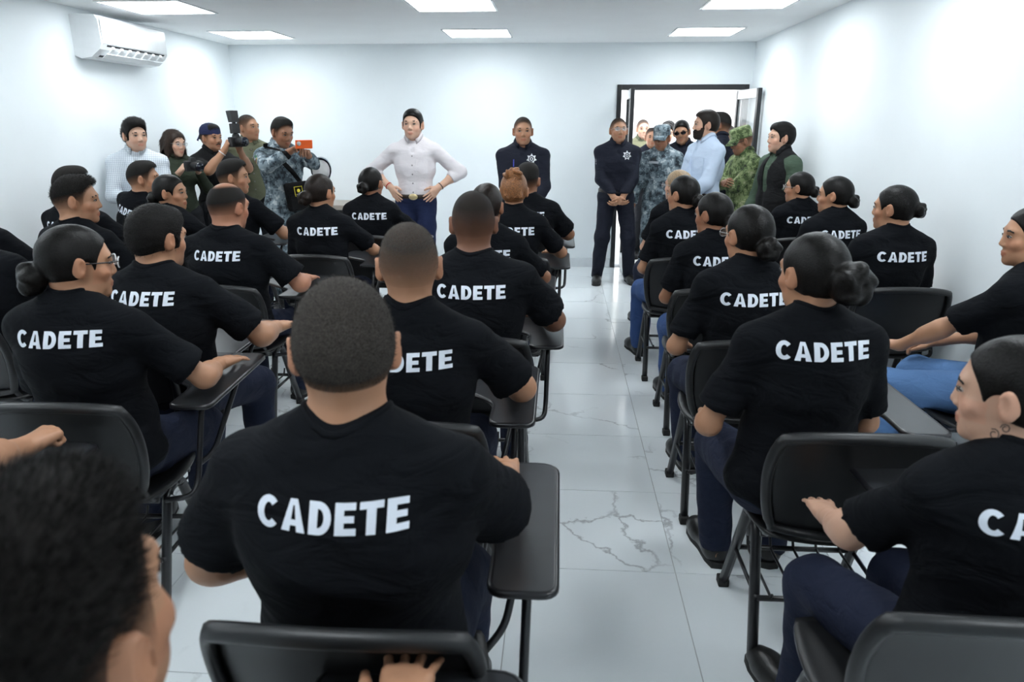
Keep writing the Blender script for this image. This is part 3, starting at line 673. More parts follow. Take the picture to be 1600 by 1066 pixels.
# ---- hair, shared between people: grown in the head frame
HAIR = {}
def hair_mesh(kind, par=()):
    key = (kind,) + tuple(par)
    if key in HAIR: return HAIR[key]
    f_ = .0042
    lo, hi = A3(-.115, -.175, -.12), A3(.115, .13, .165)
    if kind == 'long': lo[2] = -.30
    F = Field(axis(lo[0], hi[0], f_), axis(lo[1], hi[1], f_), axis(lo[2], hi[2], f_))
    fem = kind in ('bun', 'long', 'updo')
    HP, HN, HE, HEN = head_prims(fem)
    skull = HP[:3]
    t = {'buzz': .0026, 'crop': .0045, 'fade': .0030, 'bald': .0030, 'short': .0065, 'swept': .0085, 'slick': .0055, 'bun': .0045, 'updo': .0075, 'long': .011}[kind]
    for P in skull: F.add(P, t)
    if kind == 'fade':
        F.add(('el', A3(0, .000, .060), A3(.074, .088, .066), None, .02)); F.add(('el', A3(0, .045, .085), A3(.05, .04, .033), None, .03))
    if kind == 'short':
        F.add(('el', A3(0, -.006, .054), A3(.076, .096, .070), None, .02)); F.add(('el', A3(0, .050, .078), A3(.052, .035, .032), None, .03))
    if kind == 'swept':
        F.add(('el', A3(0, .01, .070), A3(.077, .095, .070), None, .02)); F.add(('el', A3(0, .055, .098), A3(.058, .040, .036), None, .03))
    if kind == 'slick':
        F.add(('el', A3(0, .00, .062), A3(.070, .092, .060), None, .02))
    # uncover the face, the ears and the nape
    if kind in ('buzz', 'fade', 'bald', 'crop'):
        F.sub(('el', A3(0, .130, -.014), A3(.17, .098, .098), None, .006)); F.cut((0, 0, -.040 if kind != 'crop' else -.055), (0, .26, -1), .004)
        for sx in (-1, 1): F.sub(('el', A3(sx * .088, .004, -.022), A3(.026, .028, .036), None, .004))
    elif fem:
        F.sub(('el', A3(0, .130, -.022), A3(.165, .097, .103), None, .010))
        if kind != 'long':
            F.cut((0, 0, -.042), (0, .40, -1), .006)
            for sx in (-1, 1): F.sub(('el', A3(sx * .088, .016, -.022), A3(.028, .038, .040), None, .006))
    else:
        F.sub(('el', A3(0, .133, -.014), A3(.17, .102, .093), None, .007)); F.cut((0, 0, -.040), (0, .26, -1), .005)
        for sx in (-1, 1): F.sub(('el', A3(sx * .090, .004, -.022), A3(.030, .030, .038), None, .005))
    if kind == 'bun':
        bz, bs, side = par
        c = A3(side, -.118 - .3 * (bs - .04), bz)
        F.add(('el', c, A3(bs * 1.12, bs * .80, bs), None, .012))
        for q in range(5):
            a = q * 1.2566 + .4
            F.add(('el', c + A3(math.cos(a) * bs * .62, -bs * .22, math.sin(a) * bs * .55), A3(bs * .62, bs * .55, bs * .36), roty(-a + .9), .005))
        F.sub(('el', c + A3(0, -bs * .95, 0), A3(bs * .20, bs * .3, bs * .18), None, .012))
    if kind == 'updo':
        c = A3(.0, -.060, .098)
        for q in range(9):
            a = q * .7; r_ = RNG.uniform(.6, 1.0)
            F.add(('el', c + A3(math.cos(a) * .036, -.018 - .012 * math.sin(q * 2.1), math.sin(a) * .030), A3(.040, .034, .018) * r_, roty(-a + 1.0), .006))
        F.add(('el', c, A3(.050, .045, .040), None, .012))
        for q in range(6): F.add(('rc', A3(-.05 + q * .02, -.10, -.02 - .01 * (q % 2)), A3(-.03 + q * .012, -.085, .075), .012, .010, .006))
    if kind == 'long':
        for sx in (-1, 1):
            F.add(('rc', A3(sx * .070, -.010, .0), A3(sx * .090, -.02, -.12), .036, .040, .02)); F.add(('rc', A3(sx * .090, -.02, -.12), A3(sx * .078, .005, -.235), .040, .026, .02))
            F.add(('rc', A3(sx * .045, -.065, 0), A3(sx * .05, -.07, -.20), .05, .032, .02))
        F.add(('rc', A3(0, -.07, 0), A3(0, -.08, -.21), .05, .035, .02))
        F.wrinkle(.0022, 70, 5, (1, 1, .4))
    if kind in ('short', 'swept'): F.wrinkle(.0012, 90, 3, (1, .5, 1))
    if kind in ('bun', 'updo'): F.wrinkle(.0006, 110, 4)
    P, Q = F.net(); P = relax(P, Q, 3)
    me = npmesh('hair', P, Q)
    a = me.attributes.new('cover', 'FLOAT', 'POINT')
    if kind in ('buzz', 'fade', 'bald', 'crop'):
        edge = P[:, 2] + (.040 if kind != 'crop' else .055) - .26 * P[:, 1]                      # height over the nape line
        front = (np.sqrt((P[:, 0] / .17) ** 2 + ((P[:, 1] - .13) / .098) ** 2 + ((P[:, 2] + .014) / .098) ** 2) - 1) * .1
        span = {'fade': .085, 'crop': .06}.get(kind, .125)
        c = np.clip(edge / span, 0, 1) ** 1.1
        c = np.minimum(c, np.clip(front / .018, 0, 1) * .9 + .1)
        if kind == 'buzz': c = c * .86
        if kind == 'bald':
            top = np.sqrt((P[:, 0] / .056) ** 2 + ((P[:, 1] + .012) / .098) ** 2 + ((P[:, 2] - .125) / .060) ** 2); c = c * np.clip((top - .75) / .55, 0.06, 1)
            c = np.clip(c * 1.5, 0, .96)
    else: c = np.ones(len(P))
    a.data.foreach_set('value', c.astype(np.float32))
    HAIR[key] = me; return me
EYE_Y = .0835
def eye_mesh():
    if 'eye' in HAIR: return HAIR['eye']
    mb = MB(); mb.sphere((0, 0, 0), (.0125, .008, .0048), 12, 8, 0); mb.sphere((0, .0040, .0003), (.0066, .0050, .0056), 10, 6, 1)
    mb.tube([(-.0135, .001, -.0005), (-.008, .0066, .0036), (0, .0086, .0050), (.008, .0066, .0036), (.0135, .001, -.0015)], .0017, 6, 1)
    me = mb.mesh('eye', [plain('eye_white', (.50, .47, .45, 1), .3), plain('dark_iris', (.012, .008, .006, 1), .2)]); HAIR['eye'] = me; return me
def brow_mesh(fem):
    k = 'brow%d' % fem
    if k in HAIR: return HAIR[k]
    r = .0042 if fem else .0062
    me = MB().tube([(-.021, -.0015, -.003), (-.008, .0, .002), (.006, -.003, .003), (.019, -.0135, -.003)], [r * .4, r, r, r * .6], 6, flat=.6).mesh('eyebrow', mat_hair('black_hair_matte', (.010, .008, .007, 1), .7)); HAIR[k] = me; return me
def beard_mesh():
    if 'beard' in HAIR: return HAIR['beard']
    f_ = .004
    F = Field(axis(-.09, .09, f_), axis(-.03, .13, f_), axis(-.13, .03, f_)); HP, HN, _, _ = head_prims(False)
    for P in HP[:5] + HP[11:]: F.add(P, .0055)
    F.cut((0, .015, 0), (0, -1, -.15), .004)
    F.sub(('el', A3(0, .108, .005), A3(.066, .07, .050), None, .006)); F.cut((0, 0, -.028), (0, -.10, 1), .003)
    F.sub(('rc', A3(-.014, .11, -.068), A3(.014, .11, -.068), .012, .012, .003))
    P, Q = F.net(); P = relax(P, Q, 2); me = npmesh('beard', P, Q); HAIR['beard'] = me
    me.attributes.new('cover', 'FLOAT', 'POINT').data.foreach_set('value', np.full(len(P), .85, np.float32)); return me
def moustache_mesh():
    if 'mous' in HAIR: return HAIR['mous']
    me = MB().tube([(-.026, .083, -.063), (-.012, .096, -.0545), (0, .0995, -.053), (.012, .096, -.0545), (.026, .083, -.063)], [.002, .0042, .0042, .0042, .002], 6).mesh('moustache', MATS['black_hair_matte']); HAIR['mous'] = me; return me
def glasses_mesh(dark=False, rimc='steel'):
    k = 'gl%d%s' % (dark, rimc)
    if k in HAIR: return HAIR[k]
    mr = {'steel': plain('steel_rim', (.35, .35, .36, 1), .3, .8), 'black': plain('black_rim', (.012, .012, .013, 1), .25), 'clear': plain('clear_acetate_rim', (.6, .62, .64, 1), .15)}[rimc]
    ml = plain('dark_lens', (.006, .006, .008, 1), .06) if dark else M_GLASS
    mb = MB()
    for sx in (-1, 1):
        ring = [(sx * .033 + .025 * math.cos(a), .110 - .35 * abs(.025 * math.cos(a)) * (1 if math.cos(a) * sx > 0 else .2), .002 + .0165 * math.sin(a)) for a in np.linspace(0, 2 * math.pi, 20, endpoint=False)]
        mb.tube(ring, .0022 if rimc != 'steel' else .0013, 6, 0, closed=True)
        v = [(sx * .033, .1095, .002)] + ring; mb.add(v, [(0, 1 + i, 1 + (i + 1) % 20) for i in range(20)], 1, False)
        mb.tube([(sx * .057, .102, .008), (sx * .072, .085, .008), (sx * .081, .01, .006), (sx * .080, -.012, -.006)], .0022 if rimc != 'steel' else .0014, 6, 0 if rimc != 'clear' else 2)
    mb.tube([(-.009, .111, .006), (0, .113, .008), (.009, .111, .006)], .0018, 6, 0)
    me = mb.mesh('glasses', [mr, ml, plain('black_rim', (.012, .012, .013, 1), .25)]); HAIR[k] = me; return me
def cap_mesh(kind):
    k = 'cap' + kind
    if k in HAIR: return HAIR[k]
    mb = MB(); back = kind == 'backward'; n = 24; rows = []
    if kind == 'soldier':       # flat-topped field cap
        secs = [(.0, .086, .106, .018), (.02, .087, .107, .018), (.055, .086, .105, .012), (.083, .082, .100, .004), (.094, .070, .088, -.002), (.098, .0, .0, -.004)]
    else:
        secs = [(.0, .086, .106, 0), (.03, .086, .105, 0), (.06, .078, .095, 0), (.085, .058, .072, 0), (.10, .028, .036, 0), (.104, 0, 0, 0)]
    v = []
    for zz, rx, ry, tl in secs:
        for i in range(n):
            a = 2 * math.pi * i / n; v.append((rx * math.cos(a), -.012 + ry * math.sin(a), .030 + zz + tl * math.sin(a) * .4))
    f = [(j * n + i, j * n + (i + 1) % n, (j + 1) * n + (i + 1) % n, (j + 1) * n + i) for j in range(len(secs) - 1) for i in range(n)]
    mb.add(v, f)
    sg = -1 if back else 1; bv = []
    for q in range(4):
        for i in range(9):
            a = math.radians(28 + 124 * i / 8); ext = .062 * q / 3 * math.sin(a) ** .6
            bv.append((.086 * math.cos(a) * (1 - .05 * q), -.012 + sg * (.106 * math.sin(a) + ext), .032 + (.006 * math.sin(a) - .010 * q if not back else -.014 * q) - (.006 * abs(math.cos(a)) * q)))
    m0 = len(bv); bv += [(x, y, z - .003) for x, y, z in bv]
    bf = [(j * 9 + i, j * 9 + i + 1, (j + 1) * 9 + i + 1, (j + 1) * 9 + i) for j in range(3) for i in range(8)]
    bf += [tuple(m0 + q for q in g[::-1]) for g in bf]
    for i in range(8): bf.append((27 + i, 27 + i + 1, m0 + 28 + i, m0 + 27 + i))
    bf += [(0, 9, m0 + 9, m0), (9, 18, m0 + 18, m0 + 9), (18, 27, m0 + 27, m0 + 18), (8, m0 + 8, m0 + 17, 17), (17, m0 + 17, m0 + 26, 26), (26, m0 + 26, m0 + 35, 35)]
    mb.add(bv, bf)
    if not back: mb.sphere((0, -.012, .030 + secs[-1][0] - .001), (.006, .006, .003), 8, 4)
    me = mb.mesh('cap', None); HAIR[k] = me; return me

def strand_mesh(hm, n, ln, bias, wd, jitter, seed, need=.55):
    """loose hairs growing out of a hair mesh"""
    r = np.random.default_rng(seed); nv = len(hm.vertices)
    co = np.empty(nv * 3); hm.vertices.foreach_get('co', co); co = co.reshape(-1, 3)
    no = np.empty(nv * 3); hm.vertices.foreach_get('normal', no); no = no.reshape(-1, 3)
    cv = np.empty(nv); hm.attributes['cover'].data.foreach_get('value', cv)
    ok = np.nonzero((cv > need) & (np.einsum('ij,ij->i', co - A3(0, -.01, .02), no) > .02))[0]
    pr = cv[ok] / cv[ok].sum(); i = r.choice(ok, n, p=pr)
    b = co[i] + r.normal(size=(n, 3)) * .0016; N = no[i]
    d = N * .55 + np.asarray(bias)[None] + r.normal(size=(n, 3)) * jitter; d = d - N * np.minimum(0, np.einsum('ij,ij->i', d, N) - .12)[:, None]; d /= np.linalg.norm(d, axis=1)[:, None]
    L = ln * r.uniform(.55, 1.15, n) * np.clip(cv[i], .3, 1); s = np.cross(d, N + r.normal(size=(n, 3)) * .4); s /= np.linalg.norm(s, axis=1)[:, None] + 1e-9
    p1 = b + d * (L * .55)[:, None]; p2 = p1 + nrm_rows(d + np.asarray(bias)[None] * .5 - N * .15) * (L * .45)[:, None]
    b = b - N * .001
    V = np.stack([b - s * wd, b + s * wd, p1 + s * wd * .8, p1 - s * wd * .8, p2 + s * wd * .15, p2 - s * wd * .15], 1).reshape(-1, 3)
    k = np.arange(n)[:, None] * 6; F = np.concatenate([k + np.array([[0, 1, 2, 3]]), k + np.array([[3, 2, 4, 5]])])
    me = npmesh('hair_strands', V, F); me.attributes.new('cover', 'FLOAT', 'POINT').data.foreach_set('value', np.ones(len(V), np.float32)); return me
def nrm_rows(a): return a / (np.linalg.norm(a, axis=1)[:, None] + 1e-9)
# ---- shoes, shared
SHOE = {}
def shoe_mesh(kind='boot'):
    if kind in SHOE: return SHOE[kind]
    f_ = .006
    F = Field(axis(-.07, .07, f_), axis(-.12, .22, f_), axis(-.02, .18, f_))
    F.add(('rc', A3(0, -.045, .045), A3(0, .12, .036), .046, .044, .02)); F.add(('rc', A3(0, .10, .036), A3(.004, .165, .030), .045, .038, .03))
    if kind == 'boot': F.add(('rc', A3(0, -.03, .06), A3(0, -.035, .15), .046, .046, .03))
    else: F.add(('rc', A3(0, -.03, .06), A3(0, -.035, .075), .045, .040, .03))
    F.cut((0, 0, .0), (0, 0, -1), .006)
    P, Q = F.net(); P = relax(P, Q, 2)
    upper = npmesh('upper', P, Q)
    out = [(0, -.098), (.034, -.088), (.043, -.04), (.041, .04), (.049, .10), (.046, .155), (.028, .193), (.0, .203), (-.024, .195), (-.041, .16), (-.046, .10), (-.040, .04), (-.042, -.04), (-.034, -.088)]
    SHOE[kind] = (upper, MB().prism(out, 0.0, .022).mesh('sole', M_RUB)); return SHOE[kind]

# ---- lettering
def strokes():
    """heavy capitals as quad strips in a box one high"""
    S = {}
    w = .32
    def rect(x0, x1, z0, z1): return [((x0, z0), (x0, z1)), ((x1, z0), (x1, z1))]
    S['E'] = (.72, [rect(0, w, 0, 1), rect(w, .72, .78, 1), rect(w, .67, .395, .605), rect(w, .74, 0, .22)])
    S['T'] = (.78, [rect(0, .80, .78, 1), rect(.40 - w / 2, .40 + w / 2, 0, .78)])
    S['A'] = (.92, [[((0, 0), (w, 0)), ((.325, 1), (.46, 1))], [((.92 - w, 0), (.92, 0)), ((.46, 1), (.595, 1))], [((.20, .19), (.25, .37)), ((.72, .19), (.67, .37))], [((.33, .80), (.34, 1)), ((.59, .80), (.58, 1))]])
    def ring(cx, cz, rx, rz, t, a0, a1, n=12):
        out = []
        for a in np.linspace(a0, a1, n):
            a = math.radians(a); out.append(((cx + (rx - t) * math.cos(a), cz + (rz - t * .82) * math.sin(a)), (cx + rx * math.cos(a), cz + rz * math.sin(a))))
        return out
    S['D'] = (.82, [rect(0, w, 0, 1), [((w, .78), (w, 1)), ((.36, .78), (.36, 1))] + ring(.36, .5, .46, .5, .27, 80, -80, 11) + [((.36, .22), (.36, 0)), ((w, .22), (w, 0))]])
    S['C'] = (.84, [ring(.45, .5, .45, .52, .27, 42, 318, 18)])
    return S
STROKES = strokes()
def place_patch(strips, toworld, bvh, direction, lift):
    """lay flat strips of (x,z) pairs on a surface by casting rays; returns verts, faces"""
    V, Fc = [], []
    for st in strips:
        dense = []
        for (a0, b0), (a1, b1) in zip(st[:-1], st[1:]):
            L = math.hypot(a1[0] - a0[0], a1[1] - a0[1]); n = max(1, int(L / .28))
            for q in range(n):
                t = q / n; dense.append((tuple(a0[i] + (a1[i] - a0[i]) * t for i in (0, 1)), tuple(b0[i] + (b1[i] - b0[i]) * t for i in (0, 1))))
        dense.append(st[-1]); rows = []
        for a, b in dense:
            L = math.hypot(b[0] - a[0], b[1] - a[1]); m = max(2, int(L / .28) + 1) if len(rows) == 0 else len(rows[0])
            rows.append([(a[0] + (b[0] - a[0]) * t, a[1] + (b[1] - a[1]) * t) for t in np.linspace(0, 1, m)])
        o = len(V); m = len(rows[0]); ok = True; pts = []
        for r_ in rows:
            for p in r_:
                org = toworld(p[0], p[1]); hit = bvh.ray_cast(Vector(org), Vector(direction), 1.0)
                if hit[0] is None: ok = False; break
                pts.append(np.array(hit[0]) - np.array(direction) * lift)
            if not ok: break
        if not ok: continue
        V += pts; n = len(rows)
        for j in range(n - 1):
            for i in range(m - 1): Fc.append((o + j * m + i, o + j * m + i + 1, o + (j + 1) * m + i + 1, o + (j + 1) * m + i))
    return V, Fc
def text_strips(txt, gap=.13):
    out = []; x = 0
    for ch in txt:
        w, ss = STROKES[ch]
        for st in ss: out.append([tuple((p[0] + x, p[1]) for p in pair) for pair in st])
        x += w + gap
    return out, x - gap
def star_strips(n, r0, r1, hole=0.0):
    out = []
    for i in range(n):
        a0, a1, a2 = (math.pi / 2 + 2 * math.pi * (i + q) / n for q in (-.5, 0, .5))
        c = lambda a, r: (r * math.cos(a), r * math.sin(a))
        out.append([(c(a0, hole), c(a0, r1)), (c(a1, hole), c(a1, r0)), (c(a2, hole), c(a2, r1))])
    return out

M_TEE = fabric('black_cotton', (0.0046, 0.0054, 0.0074, 1), .92, .6, 7)
M_TEE.node_tree.nodes['Principled BSDF'].inputs['Specular IOR Level'].default_value = .12
M_JEAN = fabric('dark_blue_denim', (0.0095, 0.014, 0.034, 1), .85, .35, 12, weave=.6, var=.3)
M_JEANL = fabric('light_blue_denim', (0.10, 0.20, 0.40, 1), .85, .35, 12, weave=.6, var=.3)
M_JEANM = fabric('mid_blue_denim', (0.035, 0.075, 0.20, 1), .85, .35, 12, weave=.6, var=.3)
M_WHITE = plain('white_print', (.74, .78, .86, 1), .6, var=.04)
mat_skin()
M_BOOT = plain('black_leather', (.010, .010, .010, 1), .35, bump=.1)
HAIRMAT = {
    'black': mat_hair('black_hair', (.0055, .0047, .0043, 1), .40, (14, 55, 55), .25, spec=.16),
    'dark': mat_hair('dark_brown_hair', (.013, .008, .006, 1), .42, (14, 55, 55), .3, spec=.18),
    'blond': mat_hair('dark_blond_hair', (.30, .20, .11, 1), .45, (14, 55, 55), .4),
    'brown': mat_hair('wavy_brown_hair', (.030, .017, .011, 1), .45, (40, 40, 8), .5, spec=.25),
    'ginger': mat_hair('ginger_hair', (.23, .085, .022, 1), .45, (30, 60, 40), .9),
    'stub': mat_hair('cropped_black_hair', (.011, .009, .008, 1), .7, (240, 240, 240), .5, fade=True, var=.6, spec=.2),
    'grey': mat_hair('cropped_greying_hair', (.058, .050, .044, 1), .75, (150, 150, 150), .7, fade=True, var=.75, spec=.12),
    'rough': mat_hair('tousled_black_hair', (.007, .006, .0055, 1), .5, (70, 20, 60), .6, spec=.14),
}
TONES = {'tan': (.42, .215, .125), 'brown': (.31, .145, .082), 'deep': (.20, .092, .055), 'fair': (.56, .33, .23), 'light': (.62, .38, .27), 'ruddy': (.44, .20, .12)}
PCOUNT = [0]

def torso_prims(J, g=0.0):
    return [(P, gg) for P, gg in J['torso']]

def build_person(label, loc, rz=0, sit=True, s=1.0, w=1.0, belly=0.0, fem=False, tone='tan', hair='buzz', hairmat='stub', hpar=(), head=(0, 0, 0), lean=0.0, twist=0.0, tilt=0.0,
                 lh=None, rh=None, lpole=None, rpole=None, hstyle=('relaxed', 'relaxed'), hdir=(None, None), hnorm=(None, None), feet=None,
                 top='tee', topmat=None, bottom=None, res=1.0, text=True, extras=(), group=None, shoe='boot', headscale=1.0, shrug=0.0, hemz=None, tuck=False, seatz=.45, wrinkle=1.0, sleeve=.80, textz=0.0, cuff=.90, strands=None):
    """one person. Local frame: +Y the way the body faces, origin on the floor under the hips"""
    PCOUNT[0] += 1; seed = PCOUNT[0] * 13 + 5
    root = tag(empty('person', loc, rz * D2R), label, 'person', group)
    sh = s * headscale * (1.0 if fem else 1.05)
    tone3 = np.array(TONES[tone] if isinstance(tone, str) else tone)
    # --- skeleton
    hipz = (seatz + .092 * max(1, w * .97)) if sit else .90 * s
    Pc = A3(0, 0, hipz)
    Rp = rotx(-lean * D2R * .55) if sit else rotx(-lean * D2R * .3)
    Rc = rotz(twist * D2R) @ roty(tilt * D2R) @ rotx(-lean * D2R)
    Cc = Pc + Rp @ A3(0, 0, .24 * s)
    shx = (.152 if fem else .172) * s * (0.55 + .45 * w)
    SL = Cc + Rc @ A3(-shx, -.005, (.190 + shrug) * s); SR = Cc + Rc @ A3(shx, -.005, (.190 + shrug) * s)
    Rh = rotz(head[0] * D2R) @ rotx(head[1] * D2R) @ roty(head[2] * D2R)
    nb = Cc + Rc @ A3(0, -.012, .262) * 1.0 * s if False else Cc + (Rc @ A3(0, -.012, .262)) * s
    Hc = Cc + (Rc @ A3(0, .0, .280)) * s + (Rh @ A3(0, .018, .118)) * sh
    l1, l2 = .280 * s, .250 * s
    side = {}
    LH = A3(*lh) if lh is not None else (A3(-.12, .34, .60) if sit else A3(-.27, .04, .80 * s))
    RH = A3(*rh) if rh is not None else (A3(.12, .34, .60) if sit else A3(.27, .04, .80 * s))
    EL, WL = ik(SL, LH, l1, l2, lpole if lpole is not None else (-.6, -.7, -.5)); ER, WR = ik(SR, RH, l1, l2, rpole if rpole is not None else (.6, -.7, -.5))
    hx = .088 * s * (.7 + .3 * w)
    HL, HR = Pc + A3(-hx, 0.01, -.01), Pc + A3(hx, .01, -.01)
    if feet is None: feet = ((-.13, .40), (.13, .40)) if sit else ((-.12, .0), (.12, .0))
    AL_, AR_ = A3(feet[0][0], feet[0][1], .085), A3(feet[1][0], feet[1][1], .085)
    KL, AL_ = ik(HL, AL_, .42 * s, .40 * s, (-.12, 1, .8) if sit else (0, 1, 0)); KR, AR_ = ik(HR, AR_, .42 * s, .40 * s, (.12, 1, .8) if sit else (0, 1, 0))
    # --- flesh
    hw = w * (1.06 if fem else 1.0)
    T = [('el', Pc + Rp @ A3(0, -.012, .01), A3(.160 * hw, .115 * w, .11) * s, Rp, .05),
         ('el', Pc + Rp @ A3(0, .004 + belly * .03, .13) * s, A3(.138 * w + belly * .02, .102 * w + belly * .035, .13) * s, Rp, .06),
         ('el', Cc + Rc @ A3(0, -.004, .07) * s, A3(.150 * w * (.93 if fem else 1), .108 * w, .16) * s, Rc, .06),
         ('el', Cc + Rc @ A3(0, -.014, .165) * s, A3(.150 * w * (.92 if fem else 1.04), .086 * (.6 + .4 * w), .085) * s, Rc, .05),
         ('rc', SL, SR, .046 * s, .046 * s, .05),
         ('rc', Cc + Rc @ A3(-.105 * (.6 + .4 * w), -.016, .222) * s, Cc + Rc @ A3(-.03, -.016, .278) * s, .040 * s * (.7 + .3 * w), .042 * s, .05),
         ('rc', Cc + Rc @ A3(.105 * (.6 + .4 * w), -.016, .222) * s, Cc + Rc @ A3(.03, -.016, .278) * s, .040 * s * (.7 + .3 * w), .042 * s, .05)]
    T.append(('el', Cc + Rc @ A3(0, -.034, .232) * s, A3(.085, .040, .050) * s, Rc, .04))
    if fem:
        for sx in (-1, 1): T.append(('el', Cc + Rc @ A3(sx * .068 * w, .085 * w, .085) * s, A3(.058, .05, .055) * s, Rc, .05))
    aw = (.82 if fem else 1.0) * (.55 + .45 * w)
    arms = [('rc', SL, EL, .050 * s * aw, .039 * s * aw, .03), ('rc', EL, WL, .041 * s * aw, .0265 * s * aw, .015), ('rc', SR, ER, .050 * s * aw, .039 * s * aw, .03), ('rc', ER, WR, .041 * s * aw, .0265 * s * aw, .015),
            ('rc', EL + (WL - EL) * .12, EL + (WL - EL) * .4, .042 * s * aw, .038 * s * aw, .03), ('rc', ER + (WR - ER) * .12, ER + (WR - ER) * .4, .042 * s * aw, .038 * s * aw, .03)]
    lw = (.6 + .4 * w) * (1.04 if fem else 1.0)
    legs = [('rc', HL, KL, .078 * s * lw, .054 * s * lw, .05), ('rc', KL, AL_, .054 * s * lw, .036 * s * lw, .02), ('rc', HR, KR, .078 * s * lw, .054 * s * lw, .05), ('rc', KR, AR_, .054 * s * lw, .036 * s * lw, .02)]
    feetp = [('rc', AL_ - A3(0, .03, .035), AL_ + A3(0, .12, -.05), .032, .026, .03), ('rc', AR_ - A3(0, .03, .035), AR_ + A3(0, .12, -.05), .032, .026, .03)]
    neckw = (.0475 if fem else .0560) * sh * (.65 + .35 * w)
    neck = ('rc', nb - Rc @ A3(0, 0, .05), Hc + Rh @ A3(0, -.024, -.055) * sh, neckw * 1.08, neckw * .98, .03)
    hands = []; tips = {}
    for nm, W_, E_, right, st, hd, hn in (('L', WL, EL, False, hstyle[0], hdir[0], hnorm[0]), ('R', WR, ER, True, hstyle[1], hdir[1], hnorm[1])):
        d_ = nrm(hd) if hd is not None else nrm(W_ - E_); n_ = A3(*hn) if hn is not None else (A3(0, 0, -1) if sit else A3(1 if not right else -1, 0, 0))
        pr, tip, kn = hand_prims(W_, d_, n_, right, st, s * (.92 if fem else 1.0)); hands += pr; tips[nm] = (W_, d_, n_, kn)
    HP, HN, HE, HEN = head_prims(fem)
    # --- the skin as one continuous surface; the grid is finer round the head and hands
    allp = T + arms + legs + feetp + [neck] + hands
    lo = np.min([np.minimum(P[1], P[2]) - max(P[3], P[4]) if P[0] == 'rc' else P[1] - max(P[2]) for P in allp], 0) - .03
    hi = np.max([np.maximum(P[1], P[2]) + max(P[3], P[4]) if P[0] == 'rc' else P[1] + max(P[2]) for P in allp], 0) + .03
    hi[2] = max(hi[2], Hc[2] + .14 * sh); lo = np.minimum(lo, Hc - .125 * sh); hi = np.maximum(hi, Hc + .13 * sh)
    ff = .0056 * res; fh = .0046 * res; co = .015 * max(1, res)
    fines = [[], [], []]
    for q in range(3):
        fines[q].append((Hc[q] - .125 * sh, Hc[q] + .125 * sh, ff))
        for W_, d_, n_, kn in tips.values():
            e = W_ + d_ * .10; lo_, hi_ = min(W_[q], e[q]) - .05, max(W_[q], e[q]) + .05
            fines[q].append((lo_, hi_, fh))
    F = Field(*(axis(lo[q], hi[q], co, fines[q]) for q in range(3)))
    for P in T + arms + legs + feetp: F.add(P)
    F.add(neck)
    for P in hands: F.add(P)
    for P in HP: F.add(xf(P, Rh, Hc, sh))
    for P in HN: F.sub(xf(P, Rh, Hc, sh))
    for P in HE: F.add(xf(P, Rh, Hc, sh))
    for P in HEN: F.sub(xf(P, Rh, Hc, sh))
    P_, Q_ = F.net(); P_ = relax(P_, Q_, 1)
    me = npmesh('body', P_, Q_)
    L = ((P_ - Hc) @ Rh) / sh                                   # head coordinates
    tint = np.tile(tone3, (len(P_), 1))
    inh = (np.abs(L[:, 0]) < .1) & (np.abs(L[:, 1]) < .13) & (np.abs(L[:, 2]) < .13)
    lips = inh & (L[:, 1] > .082) & (np.abs(L[:, 0]) < .022 - 80 * (L[:, 2] + .068) ** 2) & (L[:, 2] < -.058) & (L[:, 2] > -.079)
    tint[lips] *= (.85, .62, .62)
    ear = inh & (np.abs(L[:, 0]) > .076) & (L[:, 2] < .03) & (L[:, 1] < .03); tint[ear] *= (1.0, .90, .87)
    cheek = inh & (L[:, 1] > .03) & (L[:, 2] < -.01) & (L[:, 2] > -.06) & (np.abs(L[:, 0]) > .02); tint[cheek] *= (1.05, .95, .93)
    if not fem:
        stubble = inh & (L[:, 1] > .02) & (L[:, 2] < -.045) & ~lips; tint[stubble] *= (.88, .88, .90)  # stubble tone round the mouth and jaw of men
    ca = me.color_attributes.new('tint', 'FLOAT_COLOR', 'POINT')
    ca.data.foreach_set('color', np.concatenate([tint, np.ones((len(P_), 1))], 1).astype(np.float32).ravel())
    body = link('body', me, MATS['skin'], root); bodyPQ = (P_, Q_)
    # --- head parts
    HM = head_matrix(Rh, Hc, sh)
    if hair:
        hm = link('hair', hair_mesh(hair, hpar), None, root, HM)
        hm.data = hm.data.copy() if (len(hm.data.materials) and hm.data.materials[0] != HAIRMAT[hairmat]) else hm.data
        hm.data.materials.clear(); hm.data.materials.append(HAIRMAT[hairmat])
    if hair and strands:
        so_ = link('hair_strands', strand_mesh(hm.data, *strands[:5], seed, *strands[5:]), HAIRMAT['rough' if hairmat == 'stub' else hairmat] if hairmat != 'grey' else HAIRMAT['grey'], hm); so_['kind'] = 'stuff'
    for sx in (-1, 1):
        link('eye', eye_mesh(), None, body, HM @ Matrix.Translation((sx * .0305, EYE_Y, .001)) @ Matrix.Rotation(-sx * .30, 4, 'Z'))
        link('eyebrow', brow_mesh(fem), None, body, HM @ Matrix.Translation((sx * .032, .0905, .0215)) @ Matrix.Diagonal((sx, 1, 1, 1)))
    info = dict(bodyPQ=bodyPQ, body=body, root=root, HM=HM, Hc=Hc, Rh=Rh, sh=sh, WL=WL, WR=WR, EL=EL, ER=ER, SL=SL, SR=SR, Cc=Cc, Rc=Rc, Pc=Pc, Rp=Rp, nb=nb, s=s, w=w, tips=tips, KL=KL, KR=KR, hipz=hipz)
    # --- shirt
    g = .013 if top == 'tee' else .015
    slen = sleeve if top == 'tee' else None
    cs = .0115 * res
    sl = []
